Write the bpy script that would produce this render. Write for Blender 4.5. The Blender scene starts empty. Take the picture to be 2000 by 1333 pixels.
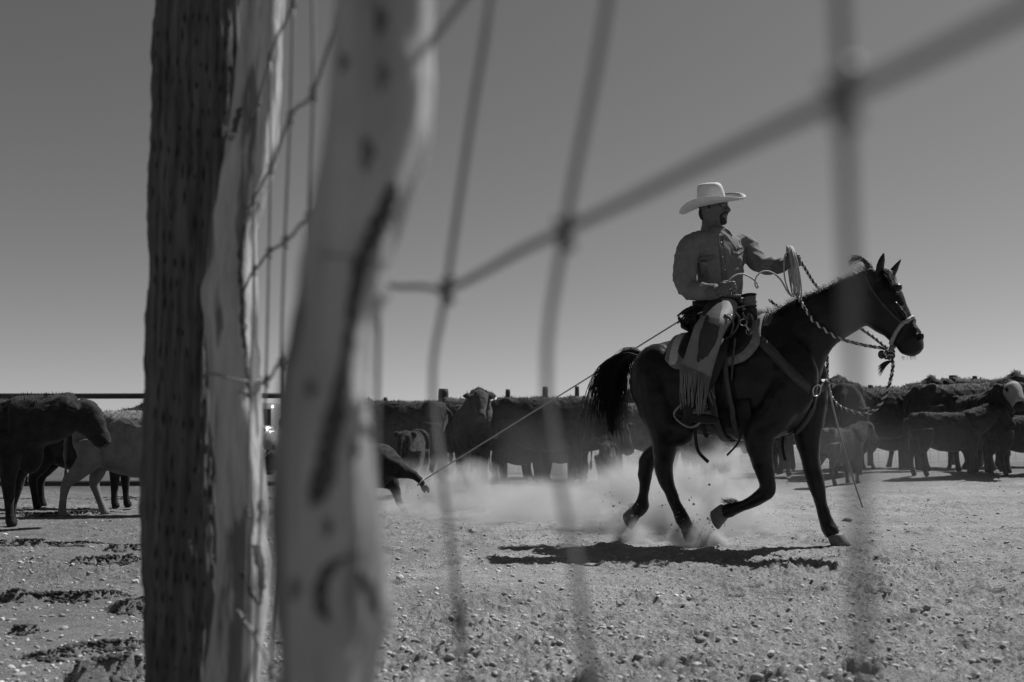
import bpy, bmesh, math, random
import numpy as np
from mathutils import Vector, Matrix, Quaternion
from mathutils.bvhtree import BVHTree

S = bpy.context.scene
COL = S.collection
random.seed(7)
RNG = np.random.default_rng(11)
R = math.radians

# ------------------------------------------------------------------ camera
F = 2000 * 35 / 36.0                      # focal length in pixels of the 2000 px wide photograph
CAMZ = 0.65
PITCH = math.atan((872 - 666.5) / F)
cam_d = bpy.data.cameras.new('camera')
cam = bpy.data.objects.new('camera', cam_d)
COL.objects.link(cam)
cam.location = (0, 0, CAMZ)
cam.rotation_euler = (math.pi / 2 + PITCH, 0, 0)
cam_d.lens = 35
cam_d.sensor_width = 36
cam_d.clip_start = 0.02
cam_d.clip_end = 12000
cam_d.dof.use_dof = True
cam_d.dof.focus_distance = 6.6
cam_d.dof.aperture_fstop = 4.3
S.camera = cam

# ------------------------------------------------------------------ sky and sun
SUN_TO = Vector((0.68, 0.52, 1.17)).normalized()
SUN_EL = math.asin(SUN_TO.z)
SUN_ROT = math.atan2(SUN_TO.x, SUN_TO.y)
W = bpy.data.worlds.new('World')
S.world = W
W.use_nodes = True
nt = W.node_tree
bgn = nt.nodes['Background']
sky = nt.nodes.new('ShaderNodeTexSky')
sky.sky_type = 'NISHITA'
sky.sun_disc = False
sky.sun_elevation = SUN_EL
sky.sun_rotation = SUN_ROT
sky.altitude = 1200
sky.air_density = 1.0
sky.dust_density = 1.2
sky.ozone_density = 1.5
# black-and-white film behind a red filter: mostly the red channel of the sky
sep = nt.nodes.new('ShaderNodeSeparateColor')
nt.links.new(sky.outputs[0], sep.inputs[0])
m1 = nt.nodes.new('ShaderNodeMath'); m1.operation = 'MULTIPLY'; m1.inputs[1].default_value = 0.98
m2 = nt.nodes.new('ShaderNodeMath'); m2.operation = 'MULTIPLY_ADD'; m2.inputs[1].default_value = 0.02
nt.links.new(sep.outputs[0], m1.inputs[0])
nt.links.new(sep.outputs[1], m2.inputs[0])
nt.links.new(m1.outputs[0], m2.inputs[2])
nt.links.new(m2.outputs[0], bgn.inputs['Color'])
bgn.inputs['Strength'].default_value = 0.07

sun_d = bpy.data.lights.new('sun', 'SUN')
sun_d.energy = 5.0
sun_d.angle = R(0.53)
sun = bpy.data.objects.new('sun', sun_d)
COL.objects.link(sun)
sun.rotation_euler = (-SUN_TO).to_track_quat('-Z', 'Y').to_euler()
sun.location = (6, 7, 12)

S.view_settings.view_transform = 'Standard'
S.view_settings.look = 'None'
S.view_settings.exposure = 0.25
S.view_settings.gamma = 1
S.view_settings.use_curve_mapping = False
S.render.engine = 'CYCLES'
S.cycles.use_denoising = True
S.cycles.max_bounces = 6
S.cycles.diffuse_bounces = 1
S.cycles.volume_bounces = 0
S.cycles.transparent_max_bounces = 12
S.cycles.volume_step_rate = 2.0

# ------------------------------------------------------------------ helpers
def ray(px, py):
    u = (px - 1000) / F
    v = (666.5 - py) / F
    return Vector((u, math.cos(PITCH) - v * math.sin(PITCH), math.sin(PITCH) + v * math.cos(PITCH)))
CAMP = Vector((0, 0, CAMZ))
def atY(px, py, y):
    r = ray(px, py)
    return CAMP + r * (y / r.y)
def ground(px, py, z=0.0):
    r = ray(px, py)
    return CAMP + r * ((z - CAMZ) / r.z)
def project(p):
    d = Vector(p) - CAMP
    c, s = math.cos(PITCH), math.sin(PITCH)
    depth = d.y * c + d.z * s
    up = -d.y * s + d.z * c
    return 1000 + F * d.x / depth, 666.5 - F * up / depth

def link(name, me, mat=None, parent=None):
    o = bpy.data.objects.new(name, me)
    COL.objects.link(o)
    if mat is not None:
        me.materials.clear()
        me.materials.append(mat)
    if parent is not None:
        o.parent = parent
    return o
def empty(name, loc=(0, 0, 0), rz=0.0, sc=1.0):
    o = bpy.data.objects.new(name, None)
    COL.objects.link(o)
    o.location = loc
    o.rotation_euler = (0, 0, rz)
    o.scale = (sc, sc, sc)
    return o
def tag(o, label=None, cat=None, group=None, kind=None):
    if label: o['label'] = label
    if cat: o['category'] = cat
    if group: o['group'] = group
    if kind: o['kind'] = kind
    return o
def mesh(name, V, Fc, smooth=True):
    me = bpy.data.meshes.new(name)
    me.from_pydata([tuple(v) for v in V], [], Fc)
    me.update()
    if smooth:
        me.polygons.foreach_set('use_smooth', [True] * len(me.polygons))
    return me
def np_mesh(name, V, Q, smooth=True):
    """V (n,3) array, Q (m,k) array of equal polygons"""
    me = bpy.data.meshes.new(name)
    V = np.asarray(V, dtype=np.float32); Q = np.asarray(Q, dtype=np.int32)
    k = Q.shape[1]
    me.vertices.add(len(V)); me.vertices.foreach_set('co', V.ravel())
    me.loops.add(Q.size); me.loops.foreach_set('vertex_index', Q.ravel())
    me.polygons.add(len(Q))
    me.polygons.foreach_set('loop_start', np.arange(len(Q), dtype=np.int32) * k)
    me.polygons.foreach_set('loop_total', np.full(len(Q), k, dtype=np.int32))
    me.update(calc_edges=True)
    me.validate()
    if smooth:
        me.polygons.foreach_set('use_smooth', np.ones(len(me.polygons), dtype=bool))
    return me

class MB:
    """collects polygons for one mesh"""
    def __init__(s): s.V = []; s.F = []
    def add(s, V, Fc):
        n = len(s.V); s.V += [Vector(v) for v in V]; s.F += [tuple(i + n for i in f) for f in Fc]; return s
    def build(s, name, mat, parent=None, smooth=True):
        return link(name, mesh(name, s.V, s.F, smooth), mat, parent)

def loft(st, n=16, cap=True, power=2.0):
    """st: list of (centre, U, V) rings; closed with points at both ends"""
    V = []; Fc = []
    for c, U, Vv in st:
        for k in range(n):
            a = 2 * math.pi * k / n
            ca, sa = math.cos(a), math.sin(a)
            if power != 2.0:
                ca = math.copysign(abs(ca) ** (2 / power), ca); sa = math.copysign(abs(sa) ** (2 / power), sa)
            V.append(c + U * ca + Vv * sa)
    m = len(st)
    for i in range(m - 1):
        for k in range(n):
            a, b = i * n + k, i * n + (k + 1) % n
            Fc.append((a, b, b + n, a + n))
    if cap:
        for i, rev in ((0, True), (m - 1, False)):
            V.append(st[i][0].copy()); ci = len(V) - 1
            for k in range(n):
                a, b = i * n + k, i * n + (k + 1) % n
                Fc.append((ci, b, a) if rev else (ci, a, b))
    return V, Fc

def cat(pts, sub=4):
    """Catmull-Rom through a list of tuples / Vectors of any length"""
    P = [np.array(p, dtype=float) for p in pts]
    out = []
    for i in range(len(P) - 1):
        p0 = P[max(i - 1, 0)]; p1 = P[i]; p2 = P[i + 1]; p3 = P[min(i + 2, len(P) - 1)]
        for k in range(sub):
            t = k / sub
            out.append(0.5 * ((2 * p1) + (-p0 + p2) * t + (2 * p0 - 5 * p1 + 4 * p2 - p3) * t * t + (-p0 + 3 * p1 - 3 * p2 + p3) * t ** 3))
    out.append(P[-1])
    return out
def V3(a): return Vector((float(a[0]), float(a[1]), float(a[2])))

def tube(pts, rad, n=8, sub=4, cap=True, flat=1.0, side=None):
    """tube along points; rad a number or list; side: vector that carries the 'flat' factor"""
    if not hasattr(rad, '__len__'): rad = [rad] * len(pts)
    C = cat([(p[0], p[1], p[2], r) for p, r in zip(pts, rad)], sub) if sub > 1 else [np.array((p[0], p[1], p[2], r)) for p, r in zip(pts, rad)]
    st = []; prev = None
    for i, c in enumerate(C):
        a = C[max(i - 1, 0)]; b = C[min(i + 1, len(C) - 1)]
        T = V3(b) - V3(a)
        if T.length < 1e-9: T = Vector((0, 0, 1))
        T.normalize()
        if prev is None:
            ref = Vector(side) if side is not None else (Vector((0, 0, 1)) if abs(T.z) < 0.9 else Vector((1, 0, 0)))
            U = (ref - T * ref.dot(T)).normalized()
        else:
            U = (prev - T * prev.dot(T)).normalized()
        prev = U
        r = max(float(c[3]), 1e-5)
        st.append((V3(c), U * r * flat, T.cross(U) * r))
    return loft(st, n, cap)

def blob(name, parts, voxel, smooth_it=4, fac=0.5, mat=None, parent=None, sub=False):
    """union of overlapping closed lofts as ONE continuous surface"""
    mb = MB()
    for V, Fc in parts: mb.add(V, Fc)
    me = mesh(name + '_raw', mb.V, mb.F)
    bm = bmesh.new(); bm.from_mesh(me); bmesh.ops.recalc_face_normals(bm, faces=bm.faces); bm.to_mesh(me); bm.free()
    o = bpy.data.objects.new('tmp', me); COL.objects.link(o)
    r = o.modifiers.new('r', 'REMESH'); r.mode = 'VOXEL'; r.voxel_size = voxel; r.use_smooth_shade = True
    if smooth_it:
        s = o.modifiers.new('s', 'SMOOTH'); s.factor = fac; s.iterations = smooth_it
    dg = bpy.context.evaluated_depsgraph_get()
    out = bpy.data.meshes.new_from_object(o.evaluated_get(dg))
    bpy.data.objects.remove(o); bpy.data.meshes.remove(me)
    out.name = name
    out.polygons.foreach_set('use_smooth', np.ones(len(out.polygons), dtype=bool))
    return link(name, out, mat, parent)

# --- numpy value noise
_perm = RNG.random((64, 64, 64)).astype(np.float32)
def vnoise(P):
    P = np.asarray(P, dtype=np.float64)
    i = np.floor(P).astype(np.int64); f = P - i
    f = f * f * (3 - 2 * f)
    r = 0
    for dx in (0, 1):
        wx = f[:, 0] if dx else 1 - f[:, 0]
        for dy in (0, 1):
            wy = f[:, 1] if dy else 1 - f[:, 1]
            for dz in (0, 1):
                wz = f[:, 2] if dz else 1 - f[:, 2]
                r = r + wx * wy * wz * _perm[(i[:, 0] + dx) % 64, (i[:, 1] + dy) % 64, (i[:, 2] + dz) % 64]
    return r * 2 - 1
def displace(me, fn):
    """move every vertex along its normal by fn(coords)"""
    n = len(me.vertices)
    co = np.empty(n * 3, dtype=np.float32); me.vertices.foreach_get('co', co); co = co.reshape(-1, 3)
    no = np.empty(n * 3, dtype=np.float32); me.vertices.foreach_get('normal', no); no = no.reshape(-1, 3)
    co = co + no * np.asarray(fn(co), dtype=np.float32)[:, None]
    me.vertices.foreach_set('co', co.ravel().astype(np.float32)); me.update()

# ------------------------------------------------------------------ materials (all neutral: the photograph is black and white)
_M = {}
def mat(name, g, rough=0.8, var=0.0, scale=8.0, stretch=(1, 1, 1), bump=0.0, bscale=None, spec=0.3, metal=0.0, sheen=0.0, dark=None, dscale=3.0, dth=0.6, detail=6.0):
    if name in _M: return _M[name]
    m = bpy.data.materials.new(name); m.use_nodes = True
    t = m.node_tree; L = t.links; b = t.nodes['Principled BSDF']
    b.inputs['Roughness'].default_value = rough
    b.inputs['Metallic'].default_value = metal
    b.inputs['Specular IOR Level'].default_value = spec
    if sheen:
        b.inputs['Sheen Weight'].default_value = sheen; b.inputs['Sheen Roughness'].default_value = 0.4
    b.inputs['Base Color'].default_value = (g, g, g, 1)
    if var or bump:
        tc = t.nodes.new('ShaderNodeTexCoord'); mp = t.nodes.new('ShaderNodeMapping')
        mp.inputs['Scale'].default_value = stretch
        L.new(tc.outputs['Object'], mp.inputs['Vector'])
        nz = t.nodes.new('ShaderNodeTexNoise'); nz.inputs['Scale'].default_value = scale; nz.inputs['Detail'].default_value = detail
        nz.inputs['Roughness'].default_value = 0.62
        L.new(mp.outputs[0], nz.inputs['Vector'])
        mr = t.nodes.new('ShaderNodeMapRange')
        mr.inputs[1].default_value = 0.25; mr.inputs[2].default_value = 0.75
        mr.inputs[3].default_value = g * (1 - var); mr.inputs[4].default_value = g * (1 + var)
        L.new(nz.outputs[0], mr.inputs[0])
        src = mr.outputs[0]
        if dark is not None:
            n2 = t.nodes.new('ShaderNodeTexNoise'); n2.inputs['Scale'].default_value = dscale; n2.inputs['Detail'].default_value = 5
            L.new(mp.outputs[0], n2.inputs['Vector'])
            r2 = t.nodes.new('ShaderNodeMapRange'); r2.inputs[1].default_value = dth; r2.inputs[2].default_value = dth + 0.08
            r2.inputs[3].default_value = 1.0; r2.inputs[4].default_value = dark
            L.new(n2.outputs[0], r2.inputs[0])
            mm = t.nodes.new('ShaderNodeMath'); mm.operation = 'MULTIPLY'
            L.new(src, mm.inputs[0]); L.new(r2.outputs[0], mm.inputs[1]); src = mm.outputs[0]
        L.new(src, b.inputs['Base Color'])
        if bump:
            nb = nz
            if bscale:
                nb = t.nodes.new('ShaderNodeTexNoise'); nb.inputs['Scale'].default_value = bscale; nb.inputs['Detail'].default_value = 6
                nb.inputs['Roughness'].default_value = 0.65
                L.new(mp.outputs[0], nb.inputs['Vector'])
            bp = t.nodes.new('ShaderNodeBump'); bp.inputs['Strength'].default_value = 1.0; bp.inputs['Distance'].default_value = bump
            L.new(nb.outputs[0], bp.inputs['Height']); L.new(bp.outputs[0], b.inputs['Normal'])
    _M[name] = m
    return m

# ------------------------------------------------------------------ ground
SIDE = []   # shadow streak lines on the left: (points, width, height)
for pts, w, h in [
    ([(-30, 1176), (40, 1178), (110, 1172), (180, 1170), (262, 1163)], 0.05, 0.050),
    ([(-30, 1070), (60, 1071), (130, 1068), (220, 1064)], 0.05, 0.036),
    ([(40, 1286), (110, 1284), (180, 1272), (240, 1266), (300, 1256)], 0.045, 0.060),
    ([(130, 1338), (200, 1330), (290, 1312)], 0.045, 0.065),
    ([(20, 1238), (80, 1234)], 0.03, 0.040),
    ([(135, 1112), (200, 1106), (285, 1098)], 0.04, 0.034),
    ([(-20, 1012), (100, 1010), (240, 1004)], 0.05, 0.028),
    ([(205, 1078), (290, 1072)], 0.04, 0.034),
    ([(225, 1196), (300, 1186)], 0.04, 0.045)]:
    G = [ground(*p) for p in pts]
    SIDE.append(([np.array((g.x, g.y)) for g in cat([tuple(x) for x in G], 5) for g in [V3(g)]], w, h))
TRACKS = [(RNG.uniform(-3.5, 5), RNG.uniform(2.6, 13), RNG.uniform(0.05, 0.085), RNG.uniform(0.012, 0.03)) for _ in range(600)]
def rise(X, Y): return 0.24 * np.clip((X - 2.5) / 4, 0, 1) * np.clip((Y - 10.5) / 5, 0, 1)
def ground_h(X, Y):
    P = np.stack([X, Y, np.zeros_like(X)], 1)
    d = np.sqrt(X * X + Y * Y)
    h = 0.030 * vnoise(P * 0.9 + 3.1) + 0.018 * vnoise(P * 2.3 + 9.7)
    n3 = vnoise(P * 6.1 + 1.3); n4 = vnoise(P * 14.7 + 5.2); n5 = vnoise(P * 33 + 2.2); n6 = vnoise(P * 71 + 8.8); n7 = vnoise(P * 120 + 4.1)
    rough = np.clip(0.6 + 0.7 * vnoise(P * 0.55 + 21), 0.25, 1.4)
    rough = np.where(X < -0.19 * Y, rough * 1.25, rough)
    near = np.clip(1.3 - d / 22, 0, 1)
    h = h + rough * near * (0.016 * n3 + 0.011 * np.abs(n4) + 0.013 * np.abs(n5) + 0.010 * n6 + 0.006 * n7)
    # kicked-up clods: only the highest peaks of a mid scale noise stand out
    h = h + rough * near * 0.035 * np.clip(vnoise(P * 11.3 + 40) - 0.5, 0, 1)
    for tx, ty, r, dep in TRACKS:
        m = (np.abs(X - tx) < 3 * r) & (np.abs(Y - ty) < 3 * r)
        if m.any():
            q = np.sqrt((X[m] - tx) ** 2 + (Y[m] - ty) ** 2) / r
            h[m] += dep * (-np.exp(-q * q * 1.2) + 0.75 * np.exp(-((q - 1.25) / 0.35) ** 2))
    for pts, w, hh in SIDE:
        A = np.array(pts); lo = A.min(0) - .5; hi = A.max(0) + .5
        m = (X > lo[0]) & (X < hi[0]) & (Y > lo[1]) & (Y < hi[1])
        if not m.any(): continue
        xs, ys = X[m], Y[m]; best = np.full(xs.shape, 1e9); sg = np.zeros_like(xs); tt = np.zeros_like(xs)
        for i in range(len(A) - 1):
            p0, p1 = A[i], A[i + 1]; ab = p1 - p0
            t = np.clip(((xs - p0[0]) * ab[0] + (ys - p0[1]) * ab[1]) / (ab @ ab), 0, 1)
            ex = xs - p0[0] - t * ab[0]; ey = ys - p0[1] - t * ab[1]; dd = np.sqrt(ex * ex + ey * ey)
            k = dd < best
            best[k] = dd[k]; sg[k] = np.sign(ey)[k]; tt[k] = ((i + t) / (len(A) - 1))[k]
        best = best + sg * .012 * n4[m]
        wob = .018 * vnoise(np.stack([xs * 6, ys * 2, 0 * xs + 3], 1))
        sd = sg * best + wob
        prof = np.where(sd > 0, np.exp(-(sd / (2.6 * w)) ** 2), np.exp(-(sd / .006) ** 2) - .25 * np.exp(-((sd + .09) / .05) ** 2))
        taper = np.clip(np.minimum(tt, 1 - tt) * 5, 0, 1)
        h[m] = h[m] * .6 + hh * 1.0 * prof * taper
    return h * np.clip(1.25 - d / 60, 0, 1) + rise(X, Y)

th = np.concatenate([np.radians(np.linspace(-180, -42, 24)[:-1]), np.radians(np.linspace(-42, -30, 40)[:-1]), np.radians(np.linspace(-30, 30, 680)),
                     np.radians(np.linspace(30, 42, 40)[1:]), np.radians(np.linspace(42, 180, 24)[1:])])[:-1]
rr = np.concatenate([np.linspace(0.3, 1.9, 14), 1.95 * 1.0048 ** np.arange(0, 560), ])
rr = np.concatenate([rr, rr[-1] * 1.09 ** np.arange(1, 66)])
TT, RR = np.meshgrid(th, rr)
X = (RR * np.sin(TT)).ravel(); Y = (RR * np.cos(TT)).ravel()
Z = ground_h(X, Y)
# far away the land rolls gently
far = np.clip((RR.ravel() - 60) / 400, 0, 1)
Z = Z + far * (3.0 * vnoise(np.stack([X / 260, Y / 260, 0 * X], 1)) - 1.0)
nT, nR = len(th), len(rr)
GV = np.stack([X, Y, Z], 1)
idx = np.arange(nT * nR).reshape(nR, nT)
nxt = np.roll(idx, -1, 1)
Q = np.stack([idx[:-1], nxt[:-1], nxt[1:], idx[1:]], -1).reshape(-1, 4)[:, ::-1]
GV = np.vstack([GV, [[0, 0, 0]]])
inner = np.stack([np.full(nT, nT * nR), idx[0], nxt[0], nxt[0]], 1)
Qc = Q
me = np_mesh('ground', GV, Qc)
bm = bmesh.new(); bm.from_mesh(me); bm.verts.ensure_lookup_table()
c = bm.verts[nT * nR]
for k in range(nT):
    try: bm.faces.new((c, bm.verts[int(nxt[0][k])], bm.verts[int(idx[0][k])]))
    except ValueError: pass
bm.to_mesh(me); bm.free()

def dirt_material():
    m = bpy.data.materials.new('dirt'); m.use_nodes = True
    t = m.node_tree; L = t.links; b = t.nodes['Principled BSDF']
    b.inputs['Roughness'].default_value = 0.95; b.inputs['Specular IOR Level'].default_value = 0.15
    g = t.nodes.new('ShaderNodeNewGeometry')
    def noise(sc, det=6, ro=0.6):
        n = t.nodes.new('ShaderNodeTexNoise'); n.inputs['Scale'].default_value = sc; n.inputs['Detail'].default_value = det; n.inputs['Roughness'].default_value = ro
        L.new(g.outputs['Position'], n.inputs['Vector']); return n.outputs[0]
    def rng(s, a, bb, c, d):
        r = t.nodes.new('ShaderNodeMapRange'); r.inputs[1].default_value = a; r.inputs[2].default_value = bb; r.inputs[3].default_value = c; r.inputs[4].default_value = d
        L.new(s, r.inputs[0]); return r.outputs[0]
    def mul(a, c):
        x = t.nodes.new('ShaderNodeMath'); x.operation = 'MULTIPLY'; L.new(a, x.inputs[0]); L.new(c, x.inputs[1]); return x.outputs[0]
    # the soil beyond the poles on the left is a darker, less dusty kind; the border wanders
    sx = t.nodes.new('ShaderNodeSeparateXYZ'); L.new(g.outputs['Position'], sx.inputs[0])
    ad = t.nodes.new('ShaderNodeMath'); ad.operation = 'MULTIPLY_ADD'; ad.inputs[1].default_value = 1.6; L.new(noise(0.7, 3), ad.inputs[0]); L.new(sx.outputs[0], ad.inputs[2])
    soil = rng(ad.outputs[0], -0.9, 0.9, 0.62, 1.0)
    # ground where the herd stands is painted darker: trampled manure plus cattle shade
    ay = t.nodes.new('ShaderNodeMath'); ay.operation = 'MULTIPLY_ADD'; ay.inputs[1].default_value = 4.0; L.new(noise(0.5, 4), ay.inputs[0]); L.new(sx.outputs[1], ay.inputs[2])
    herd = rng(ay.outputs[0], 14.5, 18.0, 1.0, 0.5)
    base = mul(mul(rng(noise(1.3), 0.3, 0.7, 0.28, 0.41), soil), herd)
    mid = rng(noise(9, 8, 0.7), 0.3, 0.7, 0.74, 1.22)
    fine = rng(noise(85, 4), 0.3, 0.72, 0.66, 1.3)
    v = t.nodes.new('ShaderNodeTexVoronoi'); v.inputs['Scale'].default_value = 26
    L.new(g.outputs['Position'], v.inputs['Vector'])
    specks = rng(v.outputs['Distance'], 0.0, 0.16, 0.55, 1.0)
    L.new(mul(mul(base, mid), mul(fine, specks)), b.inputs['Base Color'])
    n1 = noise(30, 8, 0.72); 
    bp = t.nodes.new('ShaderNodeBump'); bp.inputs['Strength'].default_value = 0.9; bp.inputs['Distance'].default_value = 0.04
    L.new(n1, bp.inputs['Height'])
    n2 = noise(170, 4, 0.6)
    b2 = t.nodes.new('ShaderNodeBump'); b2.inputs['Strength'].default_value = 0.8; b2.inputs['Distance'].default_value = 0.012
    L.new(n2, b2.inputs['Height']); L.new(bp.outputs[0], b2.inputs['Normal'])
    L.new(b2.outputs[0], b.inputs['Normal'])
    return m
M_dirt = dirt_material()
gnd = tag(link('ground', me, M_dirt), 'trampled bare dirt of the branding pen', kind='structure')
gbv = None

# ------------------------------------------------------------------ foreground fence: weathered stays, treated post, woven wire
M_pole = mat('bare_juniper', 0.42, 0.85, 0.45, 6, (7, 7, 0.8), 0.006, 30, dark=0.38, dscale=5.5, dth=0.53)
M_post = mat('treated_post', 0.10, 0.9, 0.85, 10, (9, 9, 0.45), 0.008, 16)
M_wire = mat('old_wire', 0.17, 0.6, 0.3, 60, spec=0.4)

def pole(name, L_, R_, Y, ymin, ymax, depth, seed, mats, lab, knobs=(), lean=0.0, facet=0.74):
    """a crooked pole: outline edges given as photo points, real round section at distance Y"""
    def interp(E, y):
        ys = [e[1] for e in E]; xs = [e[0] for e in E]
        return float(np.interp(y, ys, xs))
    st = []
    n = 150; NS = 64 if facet else 200
    for i in range(n + 1):
        y = ymin + (ymax - ymin) * i / n
        l, r = interp(L_, y), interp(R_, y)
        yy = Y + lean * (y - 660) / 660
        a = atY(l, y, yy); b = atY(r, y, yy)
        c = (a + b) / 2; w = (b - a).length / 2
        c.y += 0
        st.append((c, Vector((w, 0, 0)), Vector((0, w * depth, 0))))
    # continue straight to the ground and above the frame
    V, Fc = loft(st, NS)
    if facet:
        for i, (c, U, Vv) in enumerate(st):
            f = facet * (1 + 0.05 * math.sin(i * .13 + seed) + 0.025 * math.sin(i * .41 + 2 * seed))
            for k in range(NS):
                a = 2 * math.pi * k / NS
                d = abs((a - R(-12) + math.pi) % (2 * math.pi) - math.pi)
                if d < 1.2:
                    rr_ = min(1.0, f / math.cos(d))
                    V[i * NS + k] = c + (V[i * NS + k] - c) * rr_ + U * (1 - f) * .55
    me = mesh(name, V, Fc)
    def fn(co):
        P = co * np.array([1, 1, 0.28]) + seed
        f = 0.0035 * vnoise(P * 55) + 0.005 * vnoise(P * 22 + 7) + 0.0018 * vnoise(P * 150 + 3)
        if not facet: f = f + .0022 * np.abs(vnoise(co * np.array([190, 190, 7]) + seed)) + .004 * np.abs(vnoise(co * np.array([70, 70, 3.5]) + seed)) + .002 * vnoise(co * np.array([120, 120, 60])) + .002 * vnoise(co * np.array([420, 420, 9]))
        for (kz, kx, ky, kr, kh) in knobs:
            q2 = ((co[:, 2] - kz) / (kr * 1.3)) ** 2 + ((co[:, 0] - kx) / kr) ** 2 + ((co[:, 1] - ky) / kr) ** 2
            f = f + kh * np.exp(-q2)
        return f
    displace(me, fn)
    return link(name, me, mats)

def ext(E, top, bot):
    """extend an outline up and down at its end slopes"""
    (x0, y0), (x1, y1) = E[0], E[1]; (xa, ya), (xb, yb) = E[-2], E[-1]
    return [(x0 + (x0 - x1) / (y0 - y1) * (top - y0) * 0.4, top)] + list(E) + [(xb, bot)]
PY = 0.50
p1L = [(662, 0), (640, 170), (622, 320), (600, 430), (580, 520), (572, 590), (556, 680), (540, 780), (530, 900), (526, 1050), (526, 1200), (528, 1333)]
p1R = [(842, 0), (838, 120), (828, 260), (806, 390), (795, 460), (792, 530), (790, 580), (766, 630), (745, 690), (737, 760), (737, 880), (744, 1020), (750, 1120), (748, 1190), (735, 1260), (718, 1333)]
kn = atY(700, 1150, PY)
stay1 = pole('fence_stay', ext(p1L, -420, 2420), ext(p1R, -420, 2420), PY, -420, 2420, 0.9, 3.3, M_pole, '',
             knobs=[(kn.z, kn.x, kn.y - 0.035, 0.022, 0.012), (atY(770, 540, PY).z, atY(770, 540, PY).x, PY, 0.03, 0.008)])
tag(stay1, 'pale crooked stripped pole standing closest, thick and blurred', 'fence stay', 'poles of the wire fence')
P2 = 1.52
p2L = [(475, 0), (462, 130), (452, 240), (432, 340), (412, 420), (404, 480), (402, 530), (393, 560), (394, 600), (402, 650), (408, 730), (412, 850), (420, 960), (425, 1050), (420, 1180), (410, 1260), (402, 1333)]
p2R = [(555, 0), (552, 60), (546, 180), (540, 310), (520, 372), (508, 410), (496, 450), (498, 500), (500, 560), (500, 640), (504, 700), (506, 770), (512, 850), (520, 930), (524, 1000), (512, 1050), (518, 1120), (520, 1180), (510, 1250), (500, 1333)]
stay2 = pole('fence_stay', ext(p2L, -700, 1560), ext(p2R, -700, 1560), P2, -700, 1560, 0.9, 8.1, M_pole, '',
             knobs=[(atY(535, 315, P2).z, atY(535, 315, P2).x, P2, 0.012, 0.012), (atY(508, 1020, P2).z, atY(508, 1020, P2).x, P2, 0.014, 0.01)])
tag(stay2, 'pale knotty stripped pole leaning against the dark post', 'fence stay', 'poles of the wire fence')
P3 = 1.66
p3L = [(313, 0), (306, 60), (302, 100), (300, 200), (296, 330), (293, 480), (288, 640), (284, 780), (279, 920), (276, 1040), (277, 1120), (283, 1160), (284, 1240), (284, 1333)]
p3R = [(488, 0), (480, 200), (468, 400), (452, 600), (446, 800), (442, 1000), (440, 1333)]
post = pole('fence_post', ext(p3L, -700, 1500), ext(p3R, -700, 1500), P3, -700, 1500, 0.95, 5.7, M_post, '', facet=0)
tag(post, 'thick dark fence post with rows of small slit marks', 'fence post')
# rows of incised slits in the treated post: real dark notches, each a small lens-shaped cut
slit = MB()
bvh_post = None
dgx = [(v.co.x, v.co.z) for v in post.data.vertices]
pv = [v.co.copy() for v in post.data.vertices]
tree = BVHTree.FromPolygons(pv, [tuple(p.vertices) for p in post.data.polygons])
for row in range(30):
    for k in range(11):
        px = 302 + k * 15 + RNG.uniform(-4, 4) + (7 if row % 2 else 0); py = 20 + row * 44 + RNG.uniform(-5, 5) + k * 3
        if RNG.random() < 0.34: continue
        r = ray(px, py).normalized()
        hit = tree.ray_cast(CAMP, r)
        if hit[0] is None: continue
        p, nrm = hit[0], (hit[1] if hit[1].dot(r) < 0 else -hit[1])
        hh = RNG.uniform(0.005, 0.018); ww = RNG.uniform(0.0008, 0.0023)
        t = Vector((0, 0, 1)).cross(nrm).normalized(); u = nrm.cross(t)
        q = p + nrm * 0.0012
        slit.add([q + u * hh, q + t * ww, q - u * hh, q - t * ww, p - nrm * 0.004], [(0, 1, 4), (1, 2, 4), (2, 3, 4), (3, 0, 4), (3, 2, 1, 0)])
M_slit = mat('slit_dark', 0.02, 1.0)
so = slit.build('slit_marks', M_slit, post, False); so['kind'] = 'stuff'

# Bark, dark strips and knots on the poles; one band paints a tie-wire shadow
def on_mesh(o):
    T = BVHTree.FromPolygons([v.co.copy() for v in o.data.vertices], [tuple(p.vertices) for p in o.data.polygons])
    def f(px, py, off=.001):
        h = T.ray_cast(CAMP, ray(px, py).normalized())
        if h[0] is None: return None, None
        n_ = h[1] if h[1].dot(ray(px, py)) < 0 else -h[1]
        return h[0] + n_ * off, n_
    return f
M_bark_shadow = mat('bark_and_shadow', 0.07, 0.95, 0.5, 60, bump=0.002, bscale=200)
def lay_strip(o, pix, w, seed):
    f = on_mesh(o); q = random.Random(seed); V = []; Fc = []
    P = cat([p + (ww,) for p, ww in zip(pix, w)], 8); k = 0
    for x, y, ww in P:
        row = []
        for e in (-1, -.5, 0, .5, 1):
            p, n = f(x + e * ww * (1 + q.uniform(-.3, .3)) + q.uniform(-3, 3), y, -.0004 if abs(e) == 1 else .0014)
            if p is None: break
            row.append(p)
        if len(row) == 5:
            V += row
            if k: 
                b0 = len(V) - 10
                for j in range(4): Fc.append((b0 + j, b0 + j + 1, b0 + j + 6, b0 + j + 5))
            k = 1
        else: k = 0
    return link('bark_shadow_strip', mesh('bark_shadow_strip', V, Fc), M_bark_shadow, o)
lay_strip(stay1, [(770, 360), (745, 430), (712, 500), (690, 600), (678, 700), (658, 800), (640, 890), (622, 960), (612, 990)], [10, 26, 20, 14, 15, 20, 22, 22, 8], 1)  # dark streak running diagonally down the pole
lay_strip(stay1, [(705, 1085), (660, 1095), (632, 1130), (625, 1180), (640, 1215)], [6, 14, 16, 14, 6], 2)
lay_strip(stay1, [(700, 1115), (725, 1150), (732, 1190)], [6, 16, 8], 3)
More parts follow.
